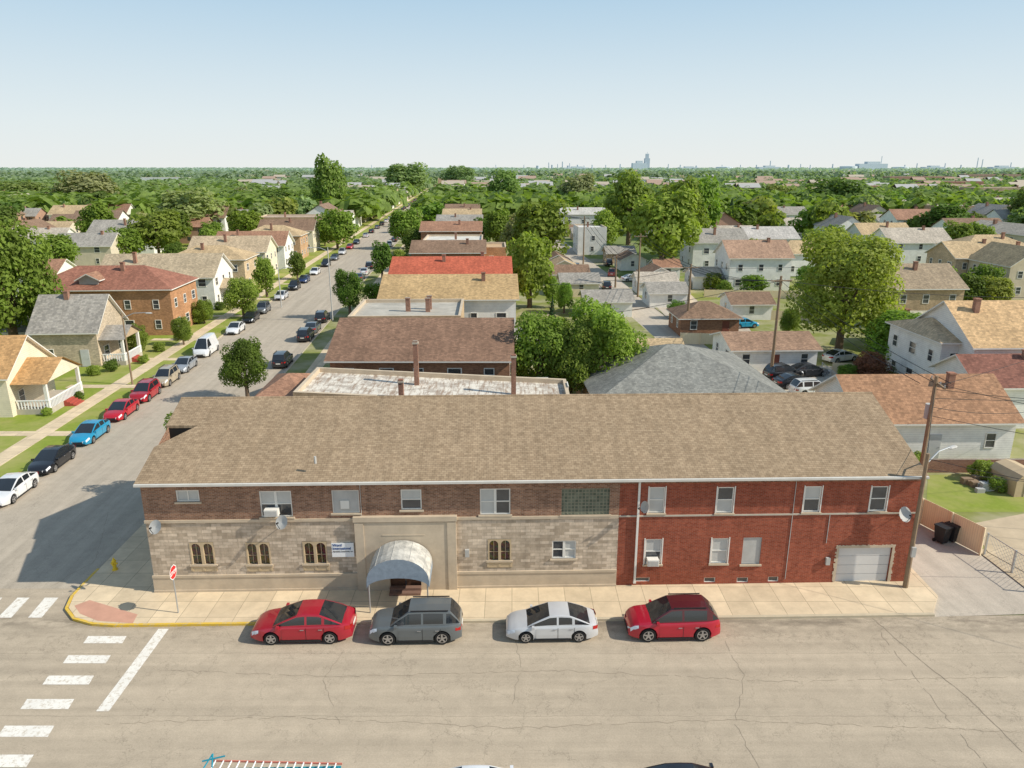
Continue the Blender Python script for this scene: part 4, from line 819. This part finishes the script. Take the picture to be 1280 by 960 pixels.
def farhouse(kind):
    m=MB(); a,b,h,rh=7.5,5,5.6,2.8
    m.box(-a,a,-b,b,0,h,0)
    if kind!='flat':
        for s_ in(-1,1): m.poly([(-a-.4,s_*(b+.4),h-.1),(a+.4,s_*(b+.4),h-.1),(a+.4,0,h+rh),(-a-.4,0,h+rh)],1); m.poly([(s_*a,-b,h),(s_*a,b,h),(s_*a,0,h+rh-.1)],0)
    else: m.box(-a-.1,a+.1,-b-.1,b+.1,h,h+.5,1)
    for f_ in(1.7,4.4):
        for i in range(4): x=-5.5+i*3.6; m.box(x,x+1,-b-.04,-b,f_-.6,f_+.6,2)
        for i in range(2): y=-2.5+i*4; m.box(a,a+.04,y,y+1,f_-.6,f_+.6,2).box(-a-.04,-a,y,y+1,f_-.6,f_+.6,2)
    m.box(1,1.7,.8,1.5,h,h+rh+.6,3); return m
wmats={'white':plain('distant_white_wall',WH),'brick':plain('distant_brick_wall',(.42,.26,.18)),'cream':plain('distant_cream_wall',(.66,.57,.44))}
wcol={'white':WH,'brick':(.40,.235,.155),'cream':(.66,.57,.44)}
for kd in('gable','flat'):
    for wn,wmt in wmats.items(): fh[kd,wn]=farhouse(kd).mesh('house',[wmt,A['shing'],A['glass'],A['chim']])
roofs=[('tan',rT),('brown',rB),('grey',rG),('rust',rM),('pale',rL),('grey',rG),('brown',rB)]
def onroad(x,y,mg=3): return (kl(y)-mg<x<kr(y)+mg) or (al(y)-mg<x<ar(y)+mg and y<420)
far_spots=[]
for st_ in range(-5,9):
    c0=-33+st_*82 
    for side in(-1,1):
        y=(165 if st_<1 else 104)+R.random()*8
        while y<820:
            x=c0+side*21-.0648*(y-60)+R.uniform(-2,2); y+=12.5+R.random()*3 + max(0,y-165)*.012
            if abs(x)>y*.75+10 or (st_==0 and side<0 and y<262) or onroad(x,y,9): continue
            if any((x-a)**2+(y-b)**2<(r_+8)**2 for a,b,r_ in used): continue
            far_spots.append((x,y))
for s_ in(-1,1):
    y=104
    while y<300:
        x=(al(y)-6) if s_<0 else (ar(y)+6); y+=10+R.random()*4
        if any((x-a)**2+(y-b)**2<(r_+2)**2 for a,b,r_ in used): continue
        rn,rc=R.choice(roofs); house('garage',f'small back yard garage with {rn} roof facing the alley','garage',x,y,.065+(PI/2)*(R.random()<.5),7,6,2.5,1.4,'gable','siding',R.choice([WH,CR,TB]),rc,win=1,chim=0,group=f'back yard garages with {rn} roofs')
far_spots.sort(key=lambda s_: s_[1]+R.random()*260)
for x,y in far_spots[:290]:
    kd='flat' if R.random()<.15 else 'gable'; wn=R.choice(['white','white','brick','cream']); rn,rc=R.choice(roofs); s_=R.uniform(.85,1.15)
    gl=f'small {wn} house with {rn} {"flat" if kd=="flat" else "gabled"} roof among trees'; gg=f'{wn} houses with {rn} {kd} roofs among trees'
    if y<215:
        house('house',gl,'house',x,y,.065+(PI/2 if R.random()<.2 else 0),14*s_,9*s_,5.6*s_,2.6,kd if kd=='flat' else R.choice(['gable','gable','hip']),'brick' if wn=='brick' else 'siding',wcol[wn],rc,win=1,chim=1,group=gg); continue
    f_=min(.3,(y-215)/1400); rc=tuple(lerp(v,.45,f_) for v in rc)  # roof colour paled with distance to imitate haze
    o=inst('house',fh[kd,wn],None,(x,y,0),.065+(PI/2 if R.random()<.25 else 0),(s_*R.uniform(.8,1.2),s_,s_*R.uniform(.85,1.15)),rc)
    tag(o,gl,'house',gg); used.append((x,y,6))
for i,(px,pb,w,h,cn,c_,where) in enumerate(((1100,250,60,10,'red brick',(.40,.22,.16),'behind the right gables'),(1190,246,60,12,'red brick',(.38,.21,.155),'at the far right'),(1255,262,45,12,'tan brick',(.5,.38,.26),'by the right edge'),(1215,287,40,9,'tan brick',(.48,.35,.24),'behind the right houses'),(1150,236,90,13,'red brick',(.42,.26,.2),'with a long front'),(1240,232,90,14,'brown brick',(.4,.28,.22),'highest at the right'),(560,238,26,12,'tan brick',(.55,.4,.26),'at the end of the side street'),(475,258,24,10,'tan brick',(.5,.38,.25),'left of the side street end'),(890,250,50,9,'white',(.7,.7,.66),'in the centre right'),(620,245,40,9,'brown brick',(.42,.28,.2),'right of the side street'),(205,236,60,12,'white',(.72,.72,.68),'at the upper left'),(1040,252,40,9,'brown brick',(.38,.25,.18),'behind the dark broad tree'),(980,243,60,10,'white',(.72,.7,.65),'between the upper right trees'))):
    p=G(px,pb); house('apartment_block',f'distant {cn} block near the horizon {where}','apartment block',p.x,p.y+8,.06,w*.8,16,h,0,'flat','brick' if 'brick' in cn else 'siding',c_,(.52,.49,.44),win=1,chim=1)
# ------------------------------------------------------------ trees
def crown(seed,n,ls,lobes=22,con=False,full=False):
    r=random.Random(seed); m=MB(); L_=[]
    for i in range(lobes):
        a=r.random()*2*PI; z=r.uniform(-.66,.74); q=math.sqrt(max(.05,1-z*z))*r.uniform(.5,.76) if full else math.sqrt(max(.05,1-z*z))*r.uniform(.38,.74); L_.append((Vector((math.cos(a)*q,math.sin(a)*q,z)),r.uniform(.20,.36)))
    L_.append((Vector((0,0,0)),.72)); L_.append((Vector((0,0,.42)),.5))
    wts=[l_[1]**2 for l_ in L_]
    for i in range(n):
        if con:
            z=r.random()**1.4; rr=(1-z)*.95*(.75+.25*math.sin(z*40))*math.sqrt(r.uniform(.35,1)); a=r.random()*2*PI; p=Vector((math.cos(a)*rr,math.sin(a)*rr,z*2-1)); nn=Vector((math.cos(a),math.sin(a),.4))
        else:
            c_,q=r.choices(L_,wts)[0]; d=Vector((r.gauss(0,1),r.gauss(0,1),r.gauss(0,1))).normalized(); p=c_+d*q*(r.uniform(.5,1.)**.5)*(1+.14*r.random()); nn=d+p*.5+Vector((0,0,.35))
        nn=(nn.normalized()+Vector((r.uniform(-1,1),r.uniform(-1,1),r.uniform(-1,1)))*.75).normalized()
        e=nn.orthogonal().normalized(); g=nn.cross(e); a=r.random()*PI; e,g=e*math.cos(a)+g*math.sin(a),g*math.cos(a)-e*math.sin(a); s_=ls*r.uniform(.5,1.45)
        m.poly([p-e*s_,p-g*s_*.6+nn*s_*.15,p+e*s_,p+g*s_*.6])
    return m.mesh('crown',A['leaf'])
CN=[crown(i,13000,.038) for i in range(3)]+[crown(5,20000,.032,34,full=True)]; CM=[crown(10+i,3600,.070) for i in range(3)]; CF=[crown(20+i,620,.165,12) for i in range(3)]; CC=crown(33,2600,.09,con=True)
def trunkmesh(seed,z=1.):
    r=random.Random(seed); m=MB(); m.cyl((0,0,0),(0,0,.45),.035,.024,n=7)
    for i in range(6):
        a=i*1.05+r.random(); q=r.uniform(.14,.26); m.cyl((0,0,.3+.03*i),(math.cos(a)*q,math.sin(a)*q,.55+.05*i),.016,.006,n=5)
    m.cyl((0,0,.45),(0,0,.8),.024,.006,n=6); return m.mesh('trunk',A['bark'])
TM=[trunkmesh(i) for i in range(3)]
def tree(x,y,h,r,tint,label,group=None,q=1,con=False,cat='tree',me=None):
    e=empty('tree',(x,y,0),0,label,cat,group); used.append((x,y,r*.6)); base=.12 if h>4 else .02
    if q==2: base=.1
    c0=h*base; hz_=(h-c0)/2
    inst('trunk',TM[R.randrange(3)],e,scale=(h,h,h*.95),rz=R.random()*6)
    me=me or (CC if con else (CN if q==0 else CM if q==1 else CF)[R.randrange(3)])
    t=tuple(v*R.uniform(.9,1.1) for v in tint)
    inst('crown',me,e,(0,0,c0+hz_),R.random()*6.28,(r*1.05,r*1.05,hz_*1.03),t); return e
gD=(.125,.185,.03);gM=(.185,.26,.04);gL=(.25,.32,.055);gY=(.295,.355,.06);gP=(.27,.31,.12);gC=(.06,.11,.045)
def T_(px,pt,pb,wpx,tint,label,con=False,q=None,me=None):
    p=G(px,pb); h=ztop(p.y,pt); r=wpx/2/F*(p.y*CT+H*ST); tree(p.x,p.y,h,r,tint,label,None,(0 if p.y<125 else 1) if q is None else q,con,me=me)
for a in ((22,268,445,125,gM,'large leafy tree filling the left edge'),(-25,300,420,90,gD,'dark tree cut by the left edge'),(200,264,325,75,gM,'bushy green tree behind the broad tan roof'),(115,214,268,85,gP,'broad pale tree in the upper left'),(243,236,300,100,gP,'pale feathery tree above the left houses'),
    (415,196,278,50,gM,'tallest slender tree beside the side street at upper left'),(310,424,500,60,gD,'round dark street tree on the right verge of the side street'),(438,338,398,38,gD,'dark street tree in front of the grey flat roof'),(478,302,348,32,gD,'small round street tree right of the side street'),
    (305,346,398,50,gL,'light green street tree on the left verge'),(334,322,372,32,gM,'slender street tree on the left verge near the sixth house'),(372,315,350,26,gD,'small dark street tree up the left verge'),(256,375,405,28,gM,'small shrub tree in front of the cream house'),(230,395,432,26,gM,'small tree beside the orange brick building'),
    (172,405,440,34,gM,'shrubby tree between the grey house and the brick building'),(78,292,345,60,gM,'green tree behind the red-brown hip roof'),(310,262,305,50,gM,'green tree behind the sixth house'),(350,235,275,60,gD,'dark tree near the long apartment block'),(290,290,330,40,gD,'small dark tree behind the cream houses'),(160,285,330,50,gM,'green tree between the left roofs'),(270,255,290,60,gM,'green tree behind the sand coloured roof'),(385,240,275,50,gM,'green tree beside the tallest slender tree'),(62,375,430,50,gM,'green tree behind the bungalow roof'),(30,225,262,70,gM,'broad green tree at the upper left corner of the town'),
    (676,250,330,84,gM,'large green tree left of the alley'),(662,288,385,64,gL,'rounded tree in front of the large green tree'),(622,262,312,40,gM,'green tree behind the red-orange roof'),(672,388,508,92,gM,'big leafy tree behind the white flat roof, left one'),(752,380,508,104,gL,'big leafy tree behind the white flat roof, right one'),(712,400,512,70,gM,'leafy tree squeezed between the two big trees'),
    (826,238,342,95,gL,'large spreading tree at the middle of the alley'),(785,214,306,72,gM,'tall tree at the left of the alley clump'),(868,222,320,62,gM,'tall tree at the right of the alley clump'),(755,262,312,44,gL,'light green tree beside the alley'),(840,225,325,80,gM,'full green tree behind the large spreading tree'),
    (1118,388,462,108,gM,'broad green tree below the yellow-green tree'),(1160,400,455,50,gD,'dark shrub tree right of the broad green tree'),(1088,441,480,56,(.24,.10,.06),'reddish purple shrub behind the rust-brown roof'),(1178,253,302,70,gD,'round dark tree upper right'),(1014,257,302,62,gM,'green tree above the yellow-green tree'),
    (1040,221,272,84,gD,'dark broad tree near the upper right horizon'),(940,343,368,40,gM,'small round tree in the middle back yards'),(722,218,264,50,gP,'pale tan tree at upper centre'),(1100,240,280,48,gM,'green tree left of the red brick blocks'),(1274,236,295,40,gD,'dark tree at the right edge'),(510,204,245,66,gM,'green tree beyond the side street'),
    (575,206,242,50,gM,'green tree near the vanishing end of the side street'),(632,212,262,48,gM,'green tree above centre'),(975,231,262,50,gL,'light green tree upper right of centre'),(705,352,392,26,gM,'small tree in the yards behind the tan roof'),(690,345,385,26,gL,'light green small tree beside the tan roof'),
    (845,375,398,26,gM,'low bush beside the brick garage'),(1195,262,302,30,gD,'dark tree between the right white houses'),(1060,455,478,30,gM,'bush beside the small car lot'),(890,340,362,30,gM,'bush behind the garages'),(1130,455,475,40,gD,'dark hedge left of the right edge houses'),(985,385,420,30,gL,'light bush on the middle lawn'),(1010,330,372,44,gM,'tree left of the yellow-green crown'),(690,400,440,30,gM,'bush beside the brown roofed building')): T_(*a)
T_(1048,290,440,140,gY,'big yellow-green tree in the right middle ground',me=CN[3])
T_(912,250,290,24,gC,'dark conical evergreen, left of a pair',True); T_(944,248,290,30,gC,'dark conical evergreen, right of a pair',True); T_(690,372,402,14,gC,'thin dark evergreen in the yards',True)
tree(-23.4,49.8,6.6,2.2,gM,'street tree peeking out at the left end of the shingle roof',None,0)
for i,(px,pb,w) in enumerate(((118,470,20),(140,465,22),(100,500,16),(232,425,20),(250,405,22),(1190,420,24),(200,440,18),(180,455,16),(20,505,18),(275,388,16),(1225,600,40),(905,370,26),(1245,615,30),(1140,585,30),(1165,650,18),(60,520,16))):
    p=G(px,pb); r=w/2/F*p.y; e=empty('shrub',(p.x,p.y,.05),0,f'low green shrub, {ordn[i]} from the left foreground among the garden shrubs','shrub','garden shrubs'); inst('foliage',CM[i%3],e,(0,0,r*.7),i,(r,r,r*.75),R.choice([gM,gD,gL]))
nt_=0; tries=0
while nt_<298 and tries<12000:
    tries+=1; y=112+(R.random()**.8)*420; x=R.uniform(-.80,.80)*y*1.0
    if onroad(x,y,2) or any((x-a)**2+(y-b)**2<(r_*.7+2.)**2 for a,b,r_ in used): continue
    if x<kr(y) and y<150: continue
    r=R.uniform(2.,4.2) if y<190 else R.uniform(3.4,7); tree(x,y,r*R.uniform(1.4,1.9)+1,r,R.choice([gD,gM,gM,gM,gL,gP]),'leafy tree among the distant houses','distant neighbourhood trees',1 if y<230 else 2); nt_+=1
def woods(name,y0,y1,n,hmin,hmax,label,tint,cut):
    m=MB(); r=random.Random(int(y0))
    for i in range(n):
        y=y0*((y1/y0)**r.random()); x=r.uniform(-.82,.82)*y
        if y<900 and (kl(y)-4<x<kr(y)+4): continue
        if noise.noise(Vector((x*.008,y*.005,3.)))<cut-(.15 if x<0 else 0): continue
        q=r.uniform(3.,6.5)*(1+y/2600); h=r.uniform(hmin,hmax)
        for j in range(15 if y<1200 else 8):
            d=Vector((r.gauss(0,1),r.gauss(0,1),abs(r.gauss(0,1)))).normalized(); p=Vector((x+d.x*q,y+d.y*q*.8,h*.45+d.z*h*.5)); nn=(d+Vector((r.uniform(-.6,.6),r.uniform(-.6,.6),.2))).normalized(); e=nn.orthogonal().normalized(); g=nn.cross(e); s_=q*r.uniform(.26,.52)
            m.poly([p-e*s_,p-g*s_*.8,p+e*s_,p+g*s_*.8])
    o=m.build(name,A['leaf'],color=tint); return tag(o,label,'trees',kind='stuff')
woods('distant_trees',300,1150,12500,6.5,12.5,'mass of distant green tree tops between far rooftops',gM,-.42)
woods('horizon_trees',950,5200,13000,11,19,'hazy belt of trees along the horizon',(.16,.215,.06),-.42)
m=MB(); r=random.Random(5)
for i in range(330):
    y=480*((2000/480)**r.random()); x=r.uniform(-.35,.8)*y
    if kl(y)-6<x<kr(y)+6: continue
    w=r.uniform(4.5,8)*(1+y/4500); h=r.uniform(6.5,9.5)*(1+y/5000); k_=r.randrange(3); m.box(x-w,x+w,y,y+9,0,h,k_); m.poly([(x-w-.4,y-.4,h),(x+w+.4,y-.4,h),(x+w,y+4.5,h+2.6),(x-w,y+4.5,h+2.6)],3+r.randrange(3)); m.poly([(x-w-.4,y+9.4,h),(x+w+.4,y+9.4,h),(x+w,y+4.5,h+2.6),(x-w,y+4.5,h+2.6)],3)
tag(m.build('far_rooftops',[plain('far_wall_white',(.74,.72,.67)),plain('far_wall_brick',(.44,.30,.24)),plain('far_wall_cream',(.62,.55,.45)),plain('far_roof_tan',(.46,.39,.30)),plain('far_roof_grey',(.42,.41,.39)),plain('far_roof_rust',(.40,.28,.21))]),'mass of tiny rooftops too far to count near the horizon','rooftops',kind='stuff')  # far roof tones lightened in the base colour as distance haze
hzm=plain('hazy_concrete',(.58,.63,.64),.9); hz2=plain('hazy_steel',(.46,.52,.56),.9)  # haze carried by the pale base colours of the skyline
def sky_obj(px,pt,wpx,kind,label,dist=3200,group=None):
    x=(px-640)/F*(dist*CT+H*ST); h=ztop(dist,pt); w=wpx/F*dist; e=empty('industrial_'+kind,(x,dist,0),0,label,kind,group)
    if kind=='stack': MB().cyl((0,0,0),(0,0,h),w/2,w/2*.7,n=10).build('shaft',hz2,e); MB().cyl((0,0,h*.9),(0,0,h*.93),w*.42,n=10).build('band',hzm,e)
    elif kind=='tower': MB().box(-w/2,w/2,-w/2,w/2,0,h*.72).box(-w*.3,w*.3,-w*.3,w*.3,h*.72,h*.95).build('body',hz2,e); MB().cyl((0,0,h*.95),(0,0,h*1.04),w*.04,n=5).build('mast',hz2,e)
    elif kind=='tank': MB().cyl((0,0,0),(0,0,h*.9),w/2,n=16).cyl((0,0,h*.9),(0,0,h),w/2,w*.1,n=16).build('shell',hzm,e)
    else: MB().box(-w/2,w/2,-20,20,0,h*.8).box(-w*.2,w*.25,-15,15,h*.8,h).build('body',hzm,e)
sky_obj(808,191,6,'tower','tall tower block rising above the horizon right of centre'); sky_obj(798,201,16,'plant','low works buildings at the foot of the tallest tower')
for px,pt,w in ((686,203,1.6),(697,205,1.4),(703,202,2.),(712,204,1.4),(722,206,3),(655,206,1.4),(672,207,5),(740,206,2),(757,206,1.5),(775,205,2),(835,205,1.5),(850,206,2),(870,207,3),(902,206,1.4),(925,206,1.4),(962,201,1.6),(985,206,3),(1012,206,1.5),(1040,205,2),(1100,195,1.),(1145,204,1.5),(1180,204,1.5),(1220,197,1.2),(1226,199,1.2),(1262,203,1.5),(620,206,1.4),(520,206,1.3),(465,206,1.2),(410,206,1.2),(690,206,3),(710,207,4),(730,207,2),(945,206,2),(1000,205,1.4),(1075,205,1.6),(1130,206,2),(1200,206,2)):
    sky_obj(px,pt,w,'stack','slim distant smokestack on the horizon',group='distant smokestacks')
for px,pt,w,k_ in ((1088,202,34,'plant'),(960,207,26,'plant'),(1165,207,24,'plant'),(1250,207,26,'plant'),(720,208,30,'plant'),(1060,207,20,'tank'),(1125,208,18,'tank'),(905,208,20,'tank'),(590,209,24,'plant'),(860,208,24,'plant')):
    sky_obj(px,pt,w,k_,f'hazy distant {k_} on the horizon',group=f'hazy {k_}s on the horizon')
# ------------------------------------------------------------ light, sky, camera
el=rad(38); az=rad(-11); sd=Vector((math.cos(az)*math.cos(el),math.sin(az)*math.cos(el),math.sin(el)))
l=bpy.data.lights.new('sun','SUN'); l.energy=5.; l.angle=rad(.55); l.color=(1,.935,.82); o=bpy.data.objects.new('sun',l); COL.objects.link(o); o.rotation_euler=sd.to_track_quat('Z','Y').to_euler(); o.location=(60,-20,60)
wd=bpy.data.worlds.new('World'); S.world=wd; wd.use_nodes=True; nt=wd.node_tree; bg=nt.nodes['Background']; sk=nt.nodes.new('ShaderNodeTexSky'); sk.sky_type='NISHITA'; sk.sun_disc=False
sk.sun_elevation=el; sk.sun_rotation=rad(101); sk.air_density=1.; sk.dust_density=1.; sk.ozone_density=1.5; sk.altitude=30
tc=nt.nodes.new('ShaderNodeTexCoord'); sx=nt.nodes.new('ShaderNodeSeparateXYZ'); nt.links.new(tc.outputs['Generated'],sx.inputs[0])
rp=nt.nodes.new('ShaderNodeValToRGB'); nt.links.new(sx.outputs[2],rp.inputs[0]); e=rp.color_ramp.elements; e.new(.5); e.new(.6)
for i,(p_,c_) in enumerate(((0.,(.87,.90,.88)),(.05,(.80,.88,.90)),(.20,(.50,.70,.86)),(.5,(.42,.62,.84)))): e[i].position=p_; e[i].color=(*c_,1)
vs=nt.nodes.new('ShaderNodeVectorMath'); vs.operation='SCALE'; nt.links.new(rp.outputs[0],vs.inputs[0]); vs.inputs['Scale'].default_value=1/.12*.96
fr=nt.nodes.new('ShaderNodeMapRange'); nt.links.new(sx.outputs[2],fr.inputs[0]); fr.inputs[1].default_value=.1; fr.inputs[2].default_value=.9; fr.inputs[3].default_value=.03; fr.inputs[4].default_value=.7
mx=nt.nodes.new('ShaderNodeMix'); mx.data_type='RGBA'; nt.links.new(fr.outputs[0],mx.inputs[0]); nt.links.new(vs.outputs[0],mx.inputs[6]); nt.links.new(sk.outputs[0],mx.inputs[7])
nt.links.new(mx.outputs[2],bg.inputs[0]); bg.inputs[1].default_value=.12
cm=bpy.data.cameras.new('camera'); cm.sensor_fit='HORIZONTAL'; cm.sensor_width=36; cm.lens=36*F/1280; cm.clip_end=20000; cm.clip_start=.5
co=bpy.data.objects.new('camera',cm); COL.objects.link(co); co.location=(0,0,H); co.rotation_euler=(PI/2-TH,0,0); S.camera=co
S.view_settings.view_transform='Standard'; S.view_settings.look='None'; S.view_settings.exposure=0
